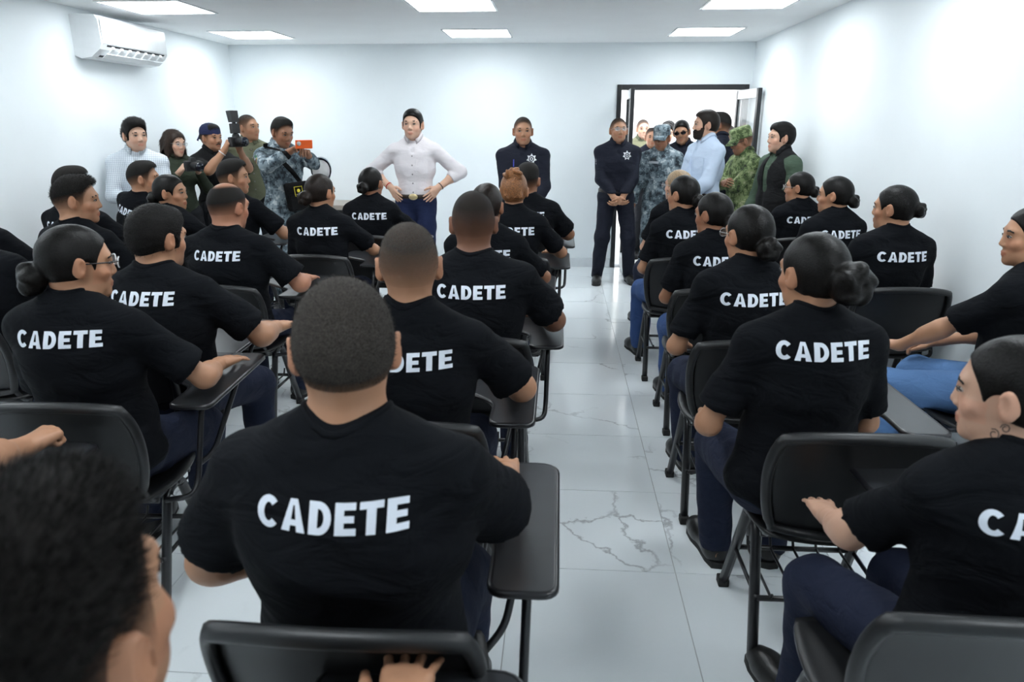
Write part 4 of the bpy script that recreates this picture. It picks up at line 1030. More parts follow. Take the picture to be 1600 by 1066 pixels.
    for S_, E_, W_ in ((SL, EL, WL), (SR, ER, WR)):
        if top in ('tee', 'vest_under'):
            e = S_ + (E_ - S_) * slen; n0 = nrm(E_ - S_)
            sl.append(('rc', S_, S_ + (E_ - S_) * (slen + .15), .051 * s * aw, .071 * s * aw, .03, (e, n0)))
        else:
            e = E_ + (W_ - E_) * cuff; n0 = nrm(W_ - E_)
            sl.append(('rc', S_, E_, .050 * s * aw, .047 * s * aw, .03)); sl.append(('rc', E_, W_, .047 * s * aw, .034 * s * aw, .02, (e, n0)))
    tp = [P for P in T]
    allc = tp + sl
    lo = np.min([np.minimum(P[1], P[2]) - max(P[3], P[4]) if P[0] == 'rc' else P[1] - max(P[2]) for P in allc], 0) - .05
    hi = np.max([np.maximum(P[1], P[2]) + max(P[3], P[4]) if P[0] == 'rc' else P[1] + max(P[2]) for P in allc], 0) + .05
    F = Field(*(axis(lo[q], hi[q], cs) for q in range(3)))
    for P in tp: F.add(P, g)
    if not fem: F.add(('el', Cc + Rc @ A3(0, -.018, .06) * s, A3(.150 * w, .10 * w, .15) * s, Rc, .06), g + .004)
    for P in sl: F.add(P, .006 if top == 'tee' else .011)
    F.wrinkle(.0026 * wrinkle, 26, seed, (1, 1, 1.5)); F.wrinkle(.0012 * wrinkle, 60, seed + 1, (.6, .8, 1.6))
    hz = hemz if hemz is not None else (-.065 if sit else (.035 if tuck else -.10))
    F.cut(Pc + Rp @ A3(0, 0, hz * s), Rp @ A3(0, 0, -1), .004)
    na = nrm(Hc + Rh @ A3(0, -.024, -.055) * sh - nb)
    if top != 'tee': F.sub(('rc', Cc + Rc @ A3(0, .095 * (.5 + .5 * w), .315) * s, Cc + Rc @ A3(0, .108 * (.5 + .5 * w), .185) * s, .044 * s, .016 * s, .006))
    P_, Q_ = F.net(); P_ = relax(P_, Q_, 2)
    sm = npmesh('shirt', P_, Q_)
    tm = topmat or M_TEE
    shirt = link({'tee': 'shirt', 'long': 'shirt', 'jacket': 'jacket'}.get(top, 'shirt'), sm, tm, root)
    bvh = BVHTree.FromPolygons([Vector(p) for p in P_], [tuple(q) for q in Q_.tolist()])
    info.update(shirt=shirt, bvh=bvh, tm=tm)
    if top == 'tee':
        # ribbed collar following the shirt round the neck
        R_ = neckw * 1.10 + .005; u = nrm(np.cross(na, A3(1, 0, 0))); v2 = np.cross(na, u); ring = []
        for q in range(24):
            a = 2 * math.pi * q / 24; dirv = math.cos(a) * u + math.sin(a) * v2
            hit = bvh.ray_cast(Vector(nb + dirv * R_ + na * .14), Vector(-na), .3)
            ring.append(np.array(hit[0]) + na * .001 if hit[0] is not None else nb + dirv * R_)
        ring = [(ring[q - 1] + ring[q] * 2 + ring[(q + 1) % 24]) / 4 for q in range(24)]
        MB().tube(ring, .0075, 6, closed=True, flat=.55, up=na).build('collar', tm, shirt)
        if text:
            strips, wd = text_strips('CADETE'); k = .262 * s / wd if not isinstance(text, float) else text / wd; ht = 1.0 * k * 1.04
            bk = Rc @ A3(0, 1, 0); zc = .165 + textz
            org = lambda x, z: Cc + Rc @ (A3((x - wd / 2) * k, 0, (zc * s + (z - .5) * ht))) - bk * .5
            V, Fc = place_patch(strips, org, bvh, tuple(bk), .0022)
            if V: link('lettering', pymesh('lettering', V, Fc), M_WHITE, shirt)
    # --- trousers
    bm_ = bottom or M_JEAN
    tl = [('el', Pc + Rp @ A3(0, -.012, .0), A3(.160 * hw, .115 * w, .105) * s, Rp, .04),
          ('rc', HL, KL, .086 * s * lw, .066 * s * lw, .04), ('rc', HR, KR, .086 * s * lw, .066 * s * lw, .04),
          ('rc', KL, AL_ + A3(0, 0, -.03), .066 * s * lw, .056 * s, .03, (AL_ + A3(0, 0, -.035), (0, 0, -1))), ('rc', KR, AR_ + A3(0, 0, -.03), .066 * s * lw, .056 * s, .03, (AR_ + A3(0, 0, -.035), (0, 0, -1)))]
    if tuck: tl.append(('el', Pc + Rp @ A3(0, .0, .05) * s, A3(.142 * w, .106 * w, .10) * s, Rp, .04))
    lo = np.min([np.minimum(P[1], P[2]) - max(P[3], P[4]) if P[0] == 'rc' else P[1] - max(P[2]) for P in tl], 0) - .04
    hi = np.max([np.maximum(P[1], P[2]) + max(P[3], P[4]) if P[0] == 'rc' else P[1] + max(P[2]) for P in tl], 0) + .04
    F = Field(*(axis(lo[q], hi[q], .0135 * max(1, res)) for q in range(3)))
    for P in tl: F.add(P, .007)
    F.wrinkle(.0030, 28, seed + 2); F.wrinkle(.0014, 60, seed + 3)
    F.cut(Pc + Rp @ A3(0, 0, (.075 if tuck else .085) * s), Rp @ A3(0, 0, 1), .003)
    P_, Q_ = F.net(); P_ = relax(P_, Q_, 2)
    tr = link('trousers', npmesh('trousers', P_, Q_), bm_, root)
    info.update(trousers=tr, tbvh=None, tverts=P_, tfaces=Q_)
    # --- shoes
    up, so = shoe_mesh(shoe)
    for A_, sx in ((AL_, -1), (AR_, 1)):
        o = link('shoe', up, M_BOOT, root, Matrix.Translation((A_[0], A_[1] + .03, A_[2] - .085)) @ Matrix.Rotation(-sx * .12, 4, 'Z') @ Matrix.Diagonal((sx, 1, 1, 1)))
        link('sole', so, None, o)
    for fn in extras: fn(info)
    return info

# ------------------------------------------------------------------ things people wear
def wear(me, mat=None, name=None, fit=1.0, off=(0, 0, 0)):
    def fn(I):
        o = link(name or me.name.split('.')[0], me, None, I['root'], I['HM'] @ Matrix.Translation(off) @ Matrix.Scale(fit, 4))
        if mat is not None:
            if len(me.materials) and me.materials[0] != mat: o.data = me.copy()
            o.data.materials.clear(); o.data.materials.append(mat)
    return fn
def glasses(rimc='steel', dark=False): return lambda I: link('glasses', glasses_mesh(dark, rimc), None, I['root'], I['HM'])
def cap(kind, mat): return lambda I: wear(cap_mesh(kind), mat, 'cap')(I)
def beard(I):
    o = link('beard', beard_mesh(), None, I['root'], I['HM']); o.data.materials.clear(); o.data.materials.append(HAIRMAT['stub'])
def moustache(I): link('moustache', moustache_mesh(), None, I['root'], I['HM'])
def collar(mat=None, h=.034):
    def fn(I):
        nb, s = I['nb'], I['s']; na = nrm(I['Rc'] @ A3(0, .10, 1)); fw = nrm(np.cross(na, I['Rc'] @ A3(1, 0, 0))); rt = np.cross(fw, na)
        R0 = .063 * s * (.75 + .25 * I['w']); v = []; n = 24; base = []
        for q in range(n):
            a = math.radians(-160 + 320 * q / (n - 1)); dv = -math.cos(a) * fw + math.sin(a) * rt; fr = max(0, -math.cos(a)) ** 1.5
            hit = I['bvh'].ray_cast(Vector(nb + dv * (R0 + .006) + na * .16), Vector(-na), .22)
            base.append((np.array(hit[0]) if hit[0] is not None else nb + dv * R0 + na * .02, dv, fr))
        zb = [b[0] @ na for b in base]; lim = np.median(zb)
        for (b0, dv, fr), z in zip(base, zb):
            zz = max(z, lim - .05 * fr - .01) - .006; c0 = nb + dv * R0; c0 = c0 + na * (zz - c0 @ na)
            top = c0 + dv * (.003 + .012 * fr) + na * (h - .006 * fr) * s; bot = c0 + dv * (.017 + .016 * fr) + na * (.004 - .022 * fr) * s; ins = c0 + dv * .001
            v += [ins, top, bot]
        f = []
        for q in range(n - 1): f += [(3 * q, 3 * q + 3, 3 * q + 4, 3 * q + 1), (3 * q + 1, 3 * q + 4, 3 * q + 5, 3 * q + 2)]
        o = link('collar', pymesh('collar', v, f), mat or I['tm'], I['shirt'])
        m = o.modifiers.new('thickness', 'SOLIDIFY'); m.thickness = .004; m.offset = 0
    return fn
def front_patch(name, strips, cx, cz, k, mat, lift=.0025, dirv=None):
    """a flat piece sewn or pinned on the front of the shirt; x is the wearer's own right"""
    def fn(I):
        Rc, Cc, s = I['Rc'], I['Cc'], I['s']; d = Rc @ A3(0, 1, 0)
        org = lambda x, z: Cc + Rc @ A3(cx * s + x * k, 0, cz * s + z * k) + d * .6
        V, F = place_patch(strips, org, I['bvh'], tuple(-d), lift)
        if V:
            o = link(name, pymesh(name, V, F, False), mat, I['shirt'])
            m = o.modifiers.new('thickness', 'SOLIDIFY'); m.thickness = .003; m.offset = 0
    return fn
def arm_patch(name, strips, right, frac, k, mat, lift=.003, low=False):
    def fn(I):
        S_, E_ = (I['SR'], I['ER']) if right else (I['SL'], I['EL'])
        c = S_ + (E_ - S_) * frac; ax = nrm(E_ - S_); out = I['Rc'] @ A3(1 if right else -1, .25, 0); out = nrm(out - ax * (out @ ax)); sd = np.cross(ax, out)
        org = lambda x, z: c + sd * x * k - ax * z * k + out * .3
        V, F = place_patch(strips, org, I['bvh'], tuple(-out), lift)
        if V: link(name, pymesh(name, V, F, False), mat, I['shirt'])
    return fn
def rect(x0, x1, z0, z1): return [((x0, z0), (x0, z1)), ((x1, z0), (x1, z1))]
def disc(r, sx=1, n=16): return [[((0, 0), (r * sx * math.cos(a), r * math.sin(a))) for a in np.linspace(0, 2 * math.pi, n + 1)]]
def annulus(r0, r1, n=20): return [[((r0 * math.cos(a), r0 * math.sin(a)), (r1 * math.cos(a), r1 * math.sin(a))) for a in np.linspace(0, 2 * math.pi, n + 1)]]
M_SILVER = plain('silver_badge', (.72, .74, .76, 1), .35, .3)
M_PATCHG = plain('grey_patch', (.35, .37, .40, 1), .7)
M_NAVYDK = fabric('navy_cloth', (.0085, .011, .024, 1), .8, .5, 8)
M_BTN = plain('grey_button', (.20, .19, .19, 1), .4)
def badge(I):
    front_patch('star_badge', star_strips(7, 1.0, .62, .0), -.085, .165, .046, M_SILVER, .004)(I)
    front_patch('badge_ring', annulus(.34, .50), -.085, .165, .046, M_NAVYDK, .0075)(I)
    front_patch('badge_emblem', [rect(-.12, .12, -.16, .16)], -.085, .165, .046, M_NAVYDK, .0075)(I)
def pockets(mat=None, z=.07):
    def fn(I):
        for sx in (-1, 1):
            front_patch('chest_pocket', [rect(-.055, .055, -.065, .055)], sx * .078, z, 1, mat or I['tm'], .003)(I)
            front_patch('pocket_flap', [rect(-.058, .058, .025, .058)], sx * .078, z, 1, mat or I['tm'], .007)(I)
    return fn
def placket(zlo=-.20, buttons=True, mat=None):
    def fn(I):
        front_patch('placket', [rect(-.016, .016, zlo, .215)], 0, 0, 1, mat or I['tm'], .003)(I)
        if buttons:
            for z in np.arange(zlo + .03, .21, .075): front_patch('button', disc(.0062), 0, z, 1, M_BTN, .007)(I)
    return fn
def belt(mat, buckle=None):
    def fn(I):
        P = I['tverts']; F_ = I['tfaces']; b = BVHTree.FromPolygons([Vector(p) for p in P], [tuple(q) for q in F_.tolist()])
        z = I['hipz'] + .052 * I['s']; ring = []
        for q in range(32):
            a = 2 * math.pi * q / 32; d = A3(math.cos(a), math.sin(a), 0); h = b.ray_cast(Vector(A3(0, 0, z) + d * .5), Vector(-d), .6)
            ring.append(np.array(h[0]) + d * .004 if h[0] is not None else A3(0, 0, z) + d * .15)
        o = MB().tube(ring, .019, 8, closed=True, flat=.25).build('belt', mat, I['root'])
        if buckle:
            c = ring[8]; mb = MB(); mb.sphere((c[0], c[1] + .008, c[2]), (.040, .010, .027), 16, 8); mb.build('buckle', buckle, o)
    return fn
def pin(I, p): return np.array(I['root'].location) + rotz(I['root'].rotation_euler.z) @ np.asarray(p, float)
def bracelet(right, mat, name='bracelet', r=.031, t=.0045, back=.035):
    def fn(I):
        W_, E_ = (I['WR'], I['ER']) if right else (I['WL'], I['EL']); ax = nrm(W_ - E_); c = W_ - ax * back; u = nrm(np.cross(ax, A3(.3, .2, .9))); v = np.cross(ax, u)
        o = MB().tube([c + r * (math.cos(a) * u + math.sin(a) * v) for a in np.linspace(0, 2 * math.pi, 18, endpoint=False)], t, 6, closed=True).build(name, mat, I['root'])
        if name == 'wristwatch':
            MB().tube([c + u * (r + .000), c + u * (r + .010)], .019, 14).build('watch_face', M_SILVER, o)
    return fn

def tattoo(I):
    """dark scrollwork inked on the left side of the neck below the ear"""
    P, Q = I['bodyPQ']; b = BVHTree.FromPolygons([Vector(x) for x in P], [tuple(x) for x in Q.tolist()]); Rh, Hc, sh = I['Rh'], I['Hc'], I['sh']
    d = nrm(Rh @ A3(1, .25, .1)); V, F = [], []
    for k, (cx, cz, r0, n) in enumerate(((-.052, -.078, .009, 1.3), (-.034, -.094, .010, 1.2), (-.060, -.100, .008, 1.3), (-.042, -.118, .010, 1.0), (-.022, -.112, .007, 1.1))):
        st = []
        for t in np.linspace(0, 1, 12):
            a = t * n * 2 * math.pi + k; r = r0 * (1 - .6 * t); w_ = .0012
            st.append(((cx + (r - w_) * math.cos(a), cz + (r - w_) * math.sin(a) * 1.2), (cx + (r + w_) * math.cos(a), cz + (r + w_) * math.sin(a) * 1.2)))
        org = lambda x, z: Hc + Rh @ A3(-.25, x, z) * sh
        v, f = place_patch([st], org, b, tuple(d), .0008); F += [tuple(i + len(V) for i in q_) for q_ in f]; V += v
    if V: link('tattoo', pymesh('tattoo', V, F), plain('faded_ink', (.10, .065, .055, 1), .6), I['body'])
def care_tag(I):
    Rc, Cc, s = I['Rc'], I['Cc'], I['s']; d = Rc @ A3(0, 1, 0); P, Q = I['bodyPQ']; b = BVHTree.FromPolygons([Vector(x) for x in P], [tuple(x) for x in Q.tolist()])
    V, F = place_patch([rect(-.011, .011, -.006, .010)], lambda x, z: Cc + Rc @ A3(x, 0, .288 * s + z) - d * .5, b, tuple(d), .004)
    if V: link('care_tag', pymesh('care_tag', V, F), M_WHITE, I['shirt'])

# ------------------------------------------------------------------ seated cadets, each on a chair
ORD = ('nearest the camera', 'second from the camera', 'third from the camera', 'fourth from the camera', 'fifth from the camera', 'sixth from the camera', 'seventh from the camera')
ONARM = dict(rh=(.25, .38, .750), lh=(-.12, .30, .655), lpole=(-.5, -.7, -.5), rpole=(.75, -.4, -.6), hstyle=('relaxed', 'spread'), hdir=(None, (-.15, 1, -.12)))
LAP = dict(lh=(-.13, .27, .655), rh=(.13, .27, .655), lpole=(-.55, -.7, -.5), rpole=(.55, -.7, -.5), hstyle=('relaxed', 'relaxed'), hdir=((.15, 1, -.25), (-.15, 1, -.25)))
def cadet(x, y, col, n, chair_rz=0, extra='', dy=.17, dx=0, **kw):
    where = '%s, %s' % (col, ORD[n])
    chair(x, y, chair_rz, 'black tablet-arm chair, ' + where)
    a = math.radians(chair_rz)
    px, py = x + dx - math.sin(a) * dy, y + math.cos(a) * dy
    base = dict(sit=True, top='tee', group='seated cadets in black shirts'); base.update(kw); base.setdefault('rz', chair_rz)
    lb = 'person in black CADETE shirt%s, %s' % (extra, where)
    return build_person(lb, (px, py, 0), **base)
AI, MI, TH, WA, RA, RW = 'left block aisle column', 'left block middle column', 'left block third column', 'left block wall column', 'right block aisle column', 'right block wall column'
def arms(base, **kw): d = dict(base); d.update(kw); return d
N_, B_ = 1.0, 1.35       # mesh fineness, near and far
BUN = (-.02, .046, 0)
# left block, column beside the aisle
cadet(-.395, .22, AI, 0, s=1.01, w=1.06, headscale=.96, tone='tan', hair='fade', hairmat='stub', strands=(9000, .015, (0, .7, .2), .00045, .22), head=(-8, 9, 0), lean=7, lh=(-.13, .28, .65), rh=(.175, .43, .752), rpole=(1, -.5, -.3), hstyle=('relaxed', 'spread'), hdir=(None, (.0, 1, -.02)), res=.9)
cadet(-.345, .985, AI, 1, dx=-.02, s=.97, w=1.30, belly=.3, tone='tan', hair='crop', hairmat='grey', strands=(12000, .0030, (0, -.1, -.2), .00035, .5), head=(15, -3, 0), lh=(-.20, .24, .66), lpole=(-.8, -.5, -.5), rh=(.25, .42, .750), rpole=(.45, -.4, -.85), hstyle=('relaxed', 'spread'), hdir=(None, (-.2, 1, -.12)), res=.85, headscale=1.05, sleeve=.78, shrug=-.01)
cadet(-.42, 1.80, AI, 2, s=1.0, w=1.06, tone='tan', hair='buzz', hairmat='grey', extras=(care_tag,), strands=(6000, .0022, (0, 0, -.2), .0003, .5, .3), head=(10, -2, 0), res=.9, **arms(ONARM))
cadet(-.33, 2.60, AI, 3, s=1.01, w=1.18, tone='deep', hair='buzz', hairmat='stub', head=(6, -2, 0), res=N_, **ONARM)
cadet(-.37, 3.49, AI, 4, s=.98, w=1.12, fem=True, tone='brown', hair='bun', hairmat='dark', hpar=(-.03, .04, 0), head=(-14, 0, 0), res=B_, **ONARM)
cadet(-.28, 4.31, AI, 5, s=1.0, w=1.06, fem=True, tone='tan', hair='updo', hairmat='ginger', head=(0, 0, 0), res=B_, **ONARM)
cadet(-.235, 5.13, AI, 6, s=.99, w=1.10, tone='brown', hair='fade', hairmat='stub', head=(-12, 0, 0), res=B_, **ONARM)
# left block, middle column
cadet(-1.64, 1.03, MI, 0, s=1.0, w=1.05, tone='tan', hair='fade', hairmat='stub', head=(-20, 0, 0), lh=(-.13, .28, .65), rh=(.26, .42, .765), rpole=(1, -.5, -.2), hstyle=('relaxed', 'fist'), hdir=(None, (.25, 1, .10)), res=N_)
cadet(-1.46, 1.86, MI, 1, 3, ' and glasses', textz=.02, s=.965, w=1.22, belly=.2, fem=True, tone='tan', hair='bun', hairmat='black', hpar=(-.048, .052, -.025), head=(-50, -4, 0), rz=2, res=.85, extras=(glasses('clear'),), **arms(ONARM, rh=(.27, .33, .748), hdir=(None, (.25, 1, -.1))))
cadet(-1.62, 2.37, MI, 2, 2, dx=.13, textz=.03, s=.945, w=1.25, belly=.2, tone='tan', hair='short', hairmat='rough', strands=(6000, .008, (0, -.2, -.6), .0005, .22), head=(-24, -3, 0), rz=-4, res=.95, headscale=1.0, **arms(ONARM, rh=(.28, .34, .748), hdir=(None, (.3, 1, -.1))))
cadet(-1.70, 3.40, MI, 3, s=.945, w=1.25, belly=.3, tone='ruddy', hair='bald', hairmat='stub', head=(-20, -6, 0), rz=-5, res=N_, headscale=1.03, **arms(ONARM, rh=(.27, .30, .748)))
cadet(-1.50, 4.28, MI, 4, s=.965, w=1.14, fem=True, tone='tan', hair='bun', hairmat='dark', hpar=(-.030, .046, -.02), head=(-30, 0, 0), rz=2, res=1.15, **ONARM)
cadet(-1.38, 5.08, MI, 5, s=.965, w=1.10, fem=True, tone='brown', hair='bun', hairmat='black', hpar=(-.028, .042, 0), head=(-22, 0, 0), rz=2, res=1.15, **ONARM)
# left block, third column from the aisle
cadet(-2.50, 2.68, TH, 0, s=1.0, w=1.15, tone='tan', hair='fade', hairmat='stub', head=(-30, 0, 0), res=B_, **ONARM)
cadet(-2.57, 3.50, TH, 1, s=1.0, w=1.10, tone='tan', hair='fade', hairmat='stub', strands=(3500, .010, (0, .4, .0), .0006, .22), head=(-52, -2, 0), rz=-14, text=False, res=N_, **arms(ONARM, rh=(.22, .33, .748)))
cadet(-2.50, 4.33, TH, 2, s=.965, w=1.0, fem=True, tone='tan', hair='bun', hairmat='black', hpar=(-.04, .044, 0), head=(-72, 0, 0), rz=-14, res=1.15, **ONARM)
cadet(-2.44, 5.12, TH, 3, s=1.01, w=1.12, tone='tan', hair='fade', hairmat='stub', head=(-58, 0, 0), rz=-16, res=1.15, **ONARM)
# left block, column beside the wall
cadet(-3.16, 3.46, WA, 0, s=1.0, w=1.10, tone='fair', hair='fade', hairmat='stub', head=(-30, 0, 0), res=B_, **arms(ONARM, rh=(.26, .33, .76)))
cadet(-3.17, 4.36, WA, 1, s=1.0, w=1.05, tone='tan', hair='fade', hairmat='stub', head=(-45, 0, 0), rz=-10, res=B_, **ONARM)
cadet(-3.16, 5.12, WA, 2, dx=-.02, s=1.0, w=1.14, tone='tan', hair='fade', hairmat='stub', head=(-48, 0, 0), rz=-22, tilt=14, res=1.15, **arms(LAP, rh=(.16, .30, .66)))
# right block, column beside the aisle
cadet(.77, 1.08, RA, 0, dx=.085, extras=(tattoo,), seatz=.43, textz=.01, s=.90, w=1.12, fem=True, tone='fair', hair='bun', hairmat='black', hpar=(-.035, .045, 0), head=(42, -4, 0), rz=9, dy=.19, res=.85, lh=(-.13, .36, .655), lpole=(-.7, -.6, -.4), rh=(.14, .28, .65), hstyle=('flat', 'relaxed'), hdir=((.30, 1, -.15), None), feet=((-.11, .40), (.1, .40)))
cadet(.81, 1.80, RA, 1, dy=.20, dx=-.09, textz=.04, s=.975, w=1.16, fem=True, tone='tan', hair='bun', hairmat='black', hpar=(-.012, .060, .022), head=(22, -2, 0), rz=3, res=.85, feet=((-.09, .40), (.11, .40)), **arms(LAP, lh=(-.19, .24, .655)))
cadet(.74, 2.62, RA, 2, 0, ' and glasses', s=.97, w=1.12, fem=True, tone='tan', hair='bun', hairmat='black', hpar=(-.045, .046, 0), head=(24, -2, 0), rz=3, res=.95, extras=(glasses('steel'),), feet=((-.09, .36), (.11, .40)), **arms(LAP, lh=(-.18, .25, .655)))
cadet(.79, 3.50, RA, 3, s=.93, w=1.12, fem=True, tone='brown', hair='bun', hairmat='black', hpar=(-.045, .046, 0), head=(42, -3, 0), rz=3, res=1.1, bottom=M_JEANM, feet=((-.09, .40), (.11, .40)), **LAP)
cadet(.77, 4.34, RA, 4, s=.975, w=1.04, fem=True, tone='tan', hair='bun', hairmat='black', hpar=(-.035, .042, 0), head=(38, 0, 0), rz=8, res=1.1, bottom=M_JEANM, feet=((-.12, .44), (.11, .40)), **LAP)
cadet(.87, 5.18, RA, 5, 0, ' and glasses', s=.955, w=1.02, fem=True, tone='fair', hair='bun', hairmat='blond', hpar=(-.02, .040, 0), head=(45, 0, 0), rz=8, res=B_, extras=(glasses('steel'),), **LAP)
# right block, column beside the wall
cadet(1.76, 2.62, RW, 0, 0, ' and light blue jeans', s=.975, w=1.12, fem=True, tone='tan', hair='bun', hairmat='black', hpar=(-.03, .045, 0), head=(38, -2, 0), rz=38, dy=.20, dx=.05, res=.95, bottom=M_JEANL, lh=(-.10, .40, .655), lpole=(-1, -.5, -.3), rh=(.12, .34, .655), hstyle=('flat', 'relaxed'), hdir=((.2, 1, -.12), None))
cadet(1.70, 3.58, RW, 1, s=.965, w=1.20, fem=True, tone='tan', hair='bun', hairmat='black', hpar=(-.005, .038, .02), head=(42, 0, 0), rz=6, res=N_, **LAP)
cadet(1.71, 4.42, RW, 2, s=.965, w=1.06, fem=True, tone='tan', hair='bun', hairmat='black', hpar=(-.035, .042, 0), head=(48, 0, 0), rz=10, res=1.15, **LAP)
cadet(1.74, 5.20, RW, 3, 0, ' and glasses', s=.94, w=1.04, fem=True, tone='tan', hair='bun', hairmat='black', hpar=(-.03, .042, .0), head=(50, 0, 0), rz=10, res=1.15, extras=(glasses('steel'),), **LAP)

# ------------------------------------------------------------------ people standing at the front
def local_matrix(I, p, R=None):
    R = np.eye(3) if R is None else R; a = rotz(I['root'].rotation_euler.z); m = a @ R; t = pin(I, p)
    return Matrix([list(m[i]) + [t[i]] for i in range(3)] + [[0, 0, 0, 1]])
M_CAMB = plain('black_camera_body', (.012, .012, .013, 1), .5, bump=.2, bscale=600)
M_LENS = plain('dark_lens_glass', (.01, .012, .02, 1), .05)
def photo_camera(label, I, p, R=None, flash=False):
    e = tag(empty('photo_camera'), label, 'camera'); e.matrix_world = local_matrix(I, p, R)
    MB().box(-.068, .068, -.026, .026, -.045, .040, bev=.008).build('camera_body', M_CAMB, e)
    MB().box(-.070, -.044, .02, .048, -.045, .034, bev=.008).build('grip', M_CAMB, e)
    MB().prism([(-.026, .038), (.026, .038), (.017, .066), (-.017, .066)], -.02, .026, axis='y').build('viewfinder_hump', M_CAMB, e)
    l = MB().tube([(.008, .024, -.004), (.008, .05, -.004), (.008, .052, -.004), (.008, .125, -.004), (.008, .14, -.004)], [.033, .033, .036, .036, .040], 18).build('lens', M_CAMB, e)
    MB().tube([(.008, .1395, -.004), (.008, .1415, -.004)], .033, 18).build('front_glass', M_LENS, l)
    if flash:
        f = MB().box(-.034, .034, -.03, .03, .070, .155, bev=.006).build('flash_unit', M_CAMB, e)
        h = MB(); h.add([(x * w_, y * d_ + oy, z) for (z, w_, d_, oy) in ((.165, .036, .026, 0), (.262, .038, .032, -.012)) for x, y in ((-1, -1), (1, -1), (1, 1), (-1, 1))], [(0, 1, 2, 3), (4, 7, 6, 5), (0, 4, 5, 1), (1, 5, 6, 2), (2, 6, 7, 3), (3, 7, 4, 0)], 0, False)
        h.build('flash_head', M_CAMB, f); MB().box(-.012, .012, -.012, .012, .155, .166).build('swivel', M_CAMB, f)
        MB().box(-.03, .03, -.048, .022, .262, .268).build('bounce_card', M_PLASTIC_W, f); MB().box(-.015, .015, -.015, .015, .062, .071).build('shoe_mount', M_CAMB, f)
    return e
# cloths
def mat_check():
    m, nt, b = new_mat('white_checked_cotton'); v = objcoord(nt); sep = nd(nt, 'ShaderNodeSeparateXYZ'); nt.links.new(v, sep.inputs[0]); outs = []
    for ax in (0, 1, 2):
        mm = nd(nt, 'ShaderNodeMath', operation='PINGPONG'); mm.inputs[1].default_value = .007; nt.links.new(sep.outputs[ax], mm.inputs[0])
        lt = nd(nt, 'ShaderNodeMath', operation='LESS_THAN'); lt.inputs[1].default_value = .0011; nt.links.new(mm.outputs[0], lt.inputs[0]); outs.append(lt.outputs[0])
    mx1 = nd(nt, 'ShaderNodeMath', operation='MAXIMUM'); nt.links.new(outs[0], mx1.inputs[0]); nt.links.new(outs[2], mx1.inputs[1])
    mx = nd(nt, 'ShaderNodeMix', data_type='RGBA'); mx.inputs['A'].default_value = (.66, .70, .74, 1); mx.inputs['B'].default_value = (.25, .30, .38, 1); nt.links.new(mx1.outputs[0], mx.inputs['Factor'])
    nt.links.new(mx.outputs['Result'], b.inputs['Base Color']); b.inputs['Roughness'].default_value = .85
    f = nd(nt, 'ShaderNodeTexNoise'); f.inputs['Scale'].default_value = 9; nt.links.new(v, f.inputs['Vector']); add_bump(nt, b, f.outputs['Fac'], .5, .03)
    return m
M_CHECK = mat_check()
M_WSHIRT = fabric('pale_pink_white_cotton', (.70, .66, .68, 1), .85, .28, 8, var=.05)
M_BSHIRT = fabric('pale_blue_cotton', (.52, .61, .75, 1), .85, .3, 8, var=.05)
M_NAVY = fabric('navy_uniform', (.0070, .0088, .0185, 1), .8, .45, 8)
M_OLIVE = fabric('olive_shirt', (.13, .135, .085, 1), .85, .5, 8)
M_DKGREEN = fabric('dark_green_jacket', (.022, .030, .018, 1), .8, .5, 8)
M_GREENSH = fabric('green_shirt', (.055, .085, .058, 1), .85, .5, 8)
M_BLACKV = fabric('black_fleece', (.008, .008, .009, 1), .95, .4, 10)
M_NAVYJ = fabric('indigo_jeans', (.010, .017, .055, 1), .85, .4, 12, weave=.5, var=.3)
M_TROUS = fabric('black_trousers', (.010, .011, .014, 1), .85, .4, 10)
CG = [(.018, .026, .036, 1), (.075, .105, .125, 1), (.20, .25, .28, 1), (.42, .46, .48, 1)]
M_CAMOG = camo('grey_blue_digital_camo', CG, 15, .012, (.40, .50, .60))
CN = [(.020, .028, .012, 1), (.075, .11, .040, 1), (.20, .25, .11, 1), (.36, .38, .22, 1)]
M_CAMON = camo('green_digital_camo', CN, 17, .010, (.40, .51, .62))
M_BELT = plain('dark_brown_leather', (.018, .011, .007, 1), .4)
M_GOLD = plain('brass_buckle', (.62, .50, .28, 1), .35, .7)
M_RED = plain('red_cord', (.45, .02, .015, 1), .6)
M_STR = plain('white_wristband', (.7, .7, .7, 1), .6)
def stand(label, loc, rz, **kw):
    d = dict(sit=False, top='long', text=False, res=1.2, bottom=M_TROUS, wrinkle=.9, shoe='shoe'); d.update(kw); return build_person(label, loc, rz, **d)
# by the left wall
stand('person in white checked shirt standing against the left wall, hands folded', (-3.385, 5.70, 0), -158, s=.965, w=.98, tone='light', hair='swept', hairmat='rough', strands=(2500, .012, (0, -.6, .0), .0008, .2), head=(32, 0, 0), topmat=M_CHECK, lh=(-.02, .24, 1.02), rh=(.02, .25, 1.00), lpole=(-.8, -.4, -.6), rpole=(.8, -.4, -.6), extras=(collar(), placket()), hemz=-.08)
I = stand('person in dark green jacket and glasses holding a black camera at chest height', (-3.33, 6.17, 0), -128, s=.925, w=1.02, fem=True, tone='light', hair='long', hairmat='brown', strands=(5000, .030, (0, 0, -1.2), .0008, .25), head=(14, -6, 0), top='jacket', topmat=M_DKGREEN, lh=(-.075, .25, 1.20), rh=(.085, .25, 1.19), lpole=(-.6, -.2, -1), rpole=(.6, -.2, -1), hstyle=('grip', 'grip'), hdir=((.35, .6, .6), (-.35, .6, .6)), hnorm=((.7, .3, .1), (-.7, .3, .1)), extras=(glasses('steel'), collar()))
photo_camera('black camera with long lens held by person in dark green jacket', I, (0, .33, 1.245))
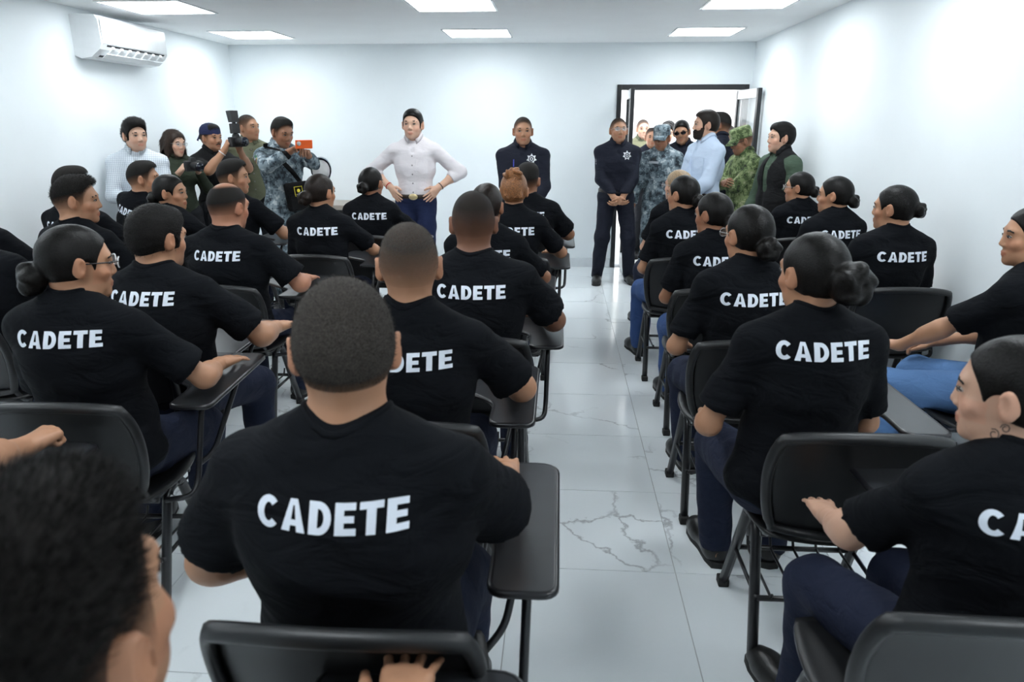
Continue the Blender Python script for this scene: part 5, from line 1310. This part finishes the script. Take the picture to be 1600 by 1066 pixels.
I = stand('person in backward navy cap and black shirt raising a camera with tall flash', (-3.20, 6.60, 0), -122, s=.945, w=1.05, tone='tan', hair='fade', hairmat='stub', head=(6, 0, 0), top='tee', sleeve=.97, topmat=M_BLACKV, lh=(-.07, .33, 1.36), rh=(.08, .33, 1.36), lpole=(-.7, -.1, -1), rpole=(.7, -.1, -1), hstyle=('grip', 'grip'), hdir=((.3, .4, .8), (-.3, .4, .8)), hnorm=((.7, .3, .1), (-.7, .3, .1)), extras=(cap('backward', fabric('navy_cap_cloth', (.018, .022, .065, 1), .85, .3, 20)), collar(), bracelet(True, M_STR), moustache))
photo_camera('black camera topped by an upright flash, raised by person in navy cap', I, (0, .40, 1.43), rotx(.05), True)
stand('person in olive button shirt standing behind the photographers', (-3.03, 7.05, 0), -150, s=1.0, w=1.08, tone='tan', hair='buzz', hairmat='stub', head=(40, 4, 0), topmat=M_OLIVE, extras=(collar(), placket(-.2), pockets(), front_patch('sleeve_badge', disc(.02), -.09, .10, 1, plain('green_badge', (.02, .2, .08, 1), .6), .012)), hemz=-.1)
I = stand('person in grey digital camouflage uniform photographing with an orange phone', (-2.45, 6.34, 0), -140, s=.985, w=1.06, tone='brown', hair='fade', hairmat='stub', head=(14, -16, 0), top='jacket', topmat=M_CAMOG, bottom=M_CAMOG, hemz=-.10, lh=(-.09, .40, 1.33), rh=(.06, .40, 1.36), lpole=(-.9, -.1, -.8), rpole=(.9, -.1, -.8), hstyle=('grip', 'grip'), hdir=((.5, .7, .4), (-.5, .7, .4)), hnorm=((.5, .7, 0), (-.5, .7, 0)), shoe='boot',
      extras=(collar(), arm_patch('flag_patch', [rect(-.03, -.01, -.018, .018)], True, .30, 1, plain('flag_green', (.02, .16, .06, 1), .7)), arm_patch('flag_patch', [rect(-.01, .01, -.018, .018)], True, .30, 1, plain('flag_white', (.6, .6, .6, 1), .7)), arm_patch('flag_patch', [rect(.01, .03, -.018, .018)], True, .30, 1, plain('flag_red', (.45, .03, .03, 1), .7)), arm_patch('round_patch', disc(.03), True, .52, 1, plain('gold_thread', (.45, .35, .12, 1), .7)), arm_patch('patch_centre', disc(.020), True, .52, 1, plain('black_thread', (.015, .02, .015, 1), .8), .005)))
ph = tag(empty('phone'), 'orange phone held up in both hands by person in camouflage', 'phone'); ph.matrix_world = local_matrix(I, (-.02, .52, 1.42), rotx(-.15))
MB().box(-.072, .072, -.006, .006, -.035, .035, bev=.005).build('phone_case', plain('orange_case', (.85, .12, .015, 1), .45), ph); MB().box(-.067, .067, -.0075, -.006, -.030, .030).build('screen', plain('phone_screen', (.02, .02, .025, 1), .1), ph)
MB().tube([(.045, .006, .008), (.045, .0085, .008)], .018, 14).build('camera_ring', plain('grey_ring', (.5, .5, .5, 1), .3), ph)
bg = tag(empty('shoulder_bag'), 'black shoulder bag with yellow square emblem slung across camouflage uniform', 'bag'); bg.matrix_world = local_matrix(I, (-.06, .175, .98), rotz(-.15) @ roty(.10))
MB().box(-.105, .105, -.04, .045, -.13, .11, bev=.025).build('bag_body', M_BLACKV, bg); MB().box(-.085, .085, .045, .058, -.12, .02, bev=.01).build('front_pocket', M_BLACKV, bg); MB().box(-.105, .105, -.035, .052, .05, .115, bev=.02).build('flap', M_BLACKV, bg)
M_YEL = plain('yellow_thread', (.75, .62, .05, 1), .6)
em = MB(); em.box(-.035, .035, .0585, .061, .0, .004).box(-.035, .035, .0585, .061, .078, .082).box(-.035, -.031, .0585, .061, .004, .078).box(.031, .035, .0585, .061, .004, .078).build('emblem_border', M_YEL, bg)
MB().sphere((0, .0575, .045), (.014, .004, .016), 12, 6).build('emblem', M_YEL, bg); MB().box(-.022, .022, .0585, .061, .012, .018).build('emblem_text_line', M_YEL, bg)
sp = []
for t in np.linspace(0, 1, 14):      # strap over the shoulder
    x = .16 - .30 * t; z = 1.42 - .36 * t; o = I['bvh'].ray_cast(Vector((x, .8, z)), Vector((0, -1, 0)), 1.2)
    sp.append((x, (o[0].y if o[0] else .1) + .008, z))
inv = bg.matrix_world.inverted(); rm = Matrix.Translation(I['root'].location) @ Matrix.Rotation(I['root'].rotation_euler.z, 4, 'Z')
MB().tube([tuple(inv @ rm @ Vector(p)) for p in sp], .020, 8, flat=.16, up=(1, 0, 0)).build('strap', M_BLACKV, bg)
hc = tag(empty('field_cap'), 'grey camouflage cap with white lining hanging from a forearm', 'cap'); hc.matrix_world = Matrix.Translation(pin(I, (-.24, .30, 1.20))) @ Matrix.Rotation(.25, 4, 'Z') @ Matrix.Rotation(-1.45, 4, 'X')
cm = cap_mesh('soldier').copy(); cm.materials.clear(); cm.materials.append(M_CAMOG); link('crown', cm, None, hc, Matrix.Translation((0, .01, -.07)))
MB().tube([(0, 0, -.036), (0, 0, -.030)], [.074, .074], 24, flat=1.2, up=(1, 0, 0)).build('lining', plain('white_lining', (.7, .7, .7, 1), .9), hc)
# the two speakers
stand('person in white shirt and dark jeans with hands on hips', (-1.275, 6.40, 0), 181, s=1.02, w=.99, tone='light', hair='slick', hairmat='black', head=(-4, 2, 0), topmat=M_WSHIRT, bottom=M_NAVYJ, tuck=True, lh=(-.205, .06, 1.04), rh=(.205, .06, 1.04), lpole=(-1, -.35, -.1), rpole=(1, -.35, -.1), hstyle=('flat', 'flat'), hdir=((.55, .55, -.60), (-.55, .55, -.60)), hnorm=((.7, -.6, .0), (-.7, -.6, .0)), res=1.0, cuff=.42,
      extras=(collar(), placket(-.18), front_patch('chest_pocket', [rect(-.05, .05, -.06, .055)], -.078, .07, 1, M_WSHIRT, .003), belt(M_BELT, M_GOLD), bracelet(True, M_RED), bracelet(False, M_BELT)))
stand('person in navy police uniform speaking beside the aisle, one wrist watch', (-.335, 6.62, 0), 180, s=.985, w=1.10, tone='tan', hair='buzz', hairmat='stub', head=(6, 0, 0), topmat=M_NAVY, bottom=M_NAVY, tuck=True, lh=(-.10, .20, .86), rh=(.06, .22, .86), lpole=(-1, -.5, -.1), rpole=(1, -.5, -.1), hdir=((.9, .3, -.3), (-.8, .4, -.4)), res=1.0, shoe='boot',
      extras=(collar(), badge, pockets(), placket(-.18, False), belt(M_BELT), bracelet(False, plain('watch_strap', (.03, .03, .03, 1), .4), 'wristwatch'), front_patch('pen', [rect(-.004, .004, -.03, .03)], .075, .13, 1, plain('blue_pen', (.03, .04, .35, 1), .4), .012)))
stand('person in navy police uniform and glasses standing left of the door, hands clasped', (.575, 7.46, 0), 182, s=.985, w=1.06, tone='tan', hair='buzz', hairmat='stub', head=(6, 6, 0), topmat=M_NAVY, bottom=M_NAVY, tuck=True, lh=(-.035, .20, .87), rh=(.035, .21, .88), lpole=(-1, -.45, -.1), rpole=(1, -.45, -.1), hdir=((.8, .4, -.5), (-.8, .4, -.5)), feet=((-.17, .03), (.17, .06)), res=1.0, shoe='boot',
      extras=(collar(), badge, pockets(), placket(-.18, False), glasses('steel'), belt(M_BELT), arm_patch('shoulder_patch', [rect(-.03, .03, -.015, .02), rect(-.03, .03, -.035, -.022)], True, .35, 1, M_SILVER)))
# people in and by the doorway
stand('person in grey camouflage uniform and peaked cap left in the doorway', (1.04, 7.66, 0), 172, s=.94, w=1.08, tone='brown', hair='buzz', hairmat='grey', head=(-16, -8, 0), top='jacket', topmat=M_CAMOG, bottom=M_CAMOG, shoe='boot', res=1.0, hemz=-.10, extras=(cap('soldier', M_CAMOG), collar(), placket(-.3, False), pockets(), front_patch('name_tape', [rect(-.05, .05, 0, .022)], .078, .135, 1, M_PATCHG, .006), front_patch('rank_patch', [rect(-.018, .018, 0, .03)], .075, .165, 1, plain('dark_patch', (.03, .035, .04, 1), .8), .006)))
stand('person in navy police uniform and sunglasses standing in the doorway', (1.31, 8.02, 0), 168, s=.975, w=1.08, tone='tan', hair='slick', hairmat='black', head=(-6, -6, 8), topmat=M_NAVY, bottom=M_NAVY, tuck=True, extras=(collar(), badge, pockets(), glasses('black', True), arm_patch('shoulder_patch', disc(.042), True, .28, 1, M_SILVER), arm_patch('patch_centre', disc(.030), True, .28, 1, M_NAVYDK, .005)))
stand('person in pale blue shirt and navy trousers seen in profile by the door', (1.30, 6.72, 0), 112, s=1.02, w=1.08, belly=.1, tone='fair', hair='slick', hairmat='dark', head=(-20, 2, 0), topmat=M_BSHIRT, bottom=M_NAVYJ, tuck=True, lh=(-.07, .24, .92), rh=(.02, .26, .93), lpole=(-.9, -.5, -.5), rpole=(.9, -.5, -.5), res=1.0, extras=(collar(), beard, moustache, belt(M_BELT), pockets(None, .08), placket(-.18, False)))
stand('person in dark clothing half hidden behind the pale blue shirt', (1.70, 8.02, 0), 70, s=1.02, w=1.05, tone='brown', hair='fade', hairmat='stub', head=(0, 0, 0), topmat=M_NAVY, extras=(beard, collar()))
stand('person in green digital camouflage uniform and cap, head bowed, arms folded', (1.72, 7.0, 0), 108, s=.935, w=1.12, belly=.15, tone='brown', hair='buzz', hairmat='stub', head=(-6, -18, 0), top='jacket', topmat=M_CAMON, bottom=M_CAMON, shoe='boot', lh=(.09, .22, 1.07), rh=(-.08, .24, 1.06), lpole=(-1, -.2, -.5), rpole=(1, -.2, -.5), hdir=((.9, .2, .1), (-.9, .2, .1)), res=1.0, hemz=-.12,
      extras=(cap('soldier', M_CAMON), collar(), glasses('black'), arm_patch('sleeve_patch', [rect(-.035, .035, -.03, .04)], False, .5, 1, plain('pale_green_patch', (.16, .19, .09, 1), .8)), arm_patch('sleeve_text', [rect(-.03, .03, -.055, -.04)], False, .5, 1, plain('pale_green_patch', (.16, .19, .09, 1), .8))))
def vest(I):
    F = Field(*(axis(a, b, .012) for a, b in ((-.32, .32), (-.26, .26), (I['hipz'] - .1, I['hipz'] + .62))))
    s, w, Pc, Rp, Cc, Rc = I['s'], I['w'], I['Pc'], I['Rp'], I['Cc'], I['Rc']
    for c, r, R in ((Pc, (.172 * w, .135 * w, .12), Rp), (Pc + Rp @ A3(0, .01, .13) * s, (.158 * w, .130 * w, .14), Rp), (Cc + Rc @ A3(0, -.004, .07) * s, (.176 * w, .138 * w, .17), Rc), (Cc + Rc @ A3(0, -.014, .165) * s, (.172 * w, .115, .10), Rc)): F.add(('el', c, A3(*r) * s, R, .05), .008)
    for sx in (-1, 1): F.add(('rc', Cc + Rc @ A3(sx * .15, -.012, .20) * s, Cc + Rc @ A3(sx * .05, -.012, .265) * s, .052 * s, .05 * s, .04), .012)
    F.add(('rc', I['nb'] - A3(0, .0, .0), I['nb'] + A3(0, .0, .025), .072, .070, .02))
    F.sub(('rc', I['nb'] + A3(0, .02, .03), I['nb'] + A3(0, .03, .14), .064, .068, .006))
    F.sub(('rc', Cc + Rc @ A3(0, .14, -.02) * s, Cc + Rc @ A3(0, .10, .27) * s, .022, .05, .008)); F.sub(('rc', Pc + A3(0, .17, -.1), Cc + Rc @ A3(0, .17, 0) * s, .035, .025, .008))
    F.cut(Pc + A3(0, 0, -.075), (0, 0, -1)); F.wrinkle(.0025, 30, 8)
    P, Q = F.net(); P = relax(P, Q, 2); link('vest', npmesh('vest', P, Q), M_BLACKV, I['root'])
stand('person in black vest over green shirt leaning by the right wall', (1.80, 6.16, 0), 112, s=.955, w=1.10, tone='fair', hair='short', hairmat='rough', head=(-14, 2, 0), topmat=M_GREENSH, res=1.0, extras=(vest, collar(M_BLACKV, .045)), lh=(-.26, .10, .80), rh=(.24, .12, .80))
# outside, beyond the door
stand('person in olive shirt standing outside in the sun', (1.09, 10.0, -.02), 178, s=1.0, w=1.05, tone='fair', hair='buzz', hairmat='grey', topmat=M_OLIVE, res=1.5, extras=(collar(), pockets()), head=(6, 0, 0))
stand('person outside behind the peaked cap, only the face showing', (1.10, 9.05, -.02), 178, s=.94, w=1.05, tone='tan', hair='buzz', hairmat='stub', topmat=M_NAVY, res=1.5)
stand('person outside glimpsed between the cap and the sunglasses', (1.30, 9.3, -.02), 190, s=.965, w=1.05, tone='fair', hair='short', hairmat='rough', topmat=M_BSHIRT, res=1.5)
stand('person outside behind the sunglasses, only dark hair showing', (1.42, 9.9, -.02), 150, s=.985, w=1.05, tone='tan', hair='short', hairmat='rough', topmat=M_BSHIRT, res=1.5)
stand('person outside glimpsed above the green camouflage cap', (1.93, 8.75, -.02), 110, s=.96, w=1.0, tone='fair', hair='buzz', hairmat='grey', topmat=M_NAVY, res=1.5, extras=(glasses('black'),))
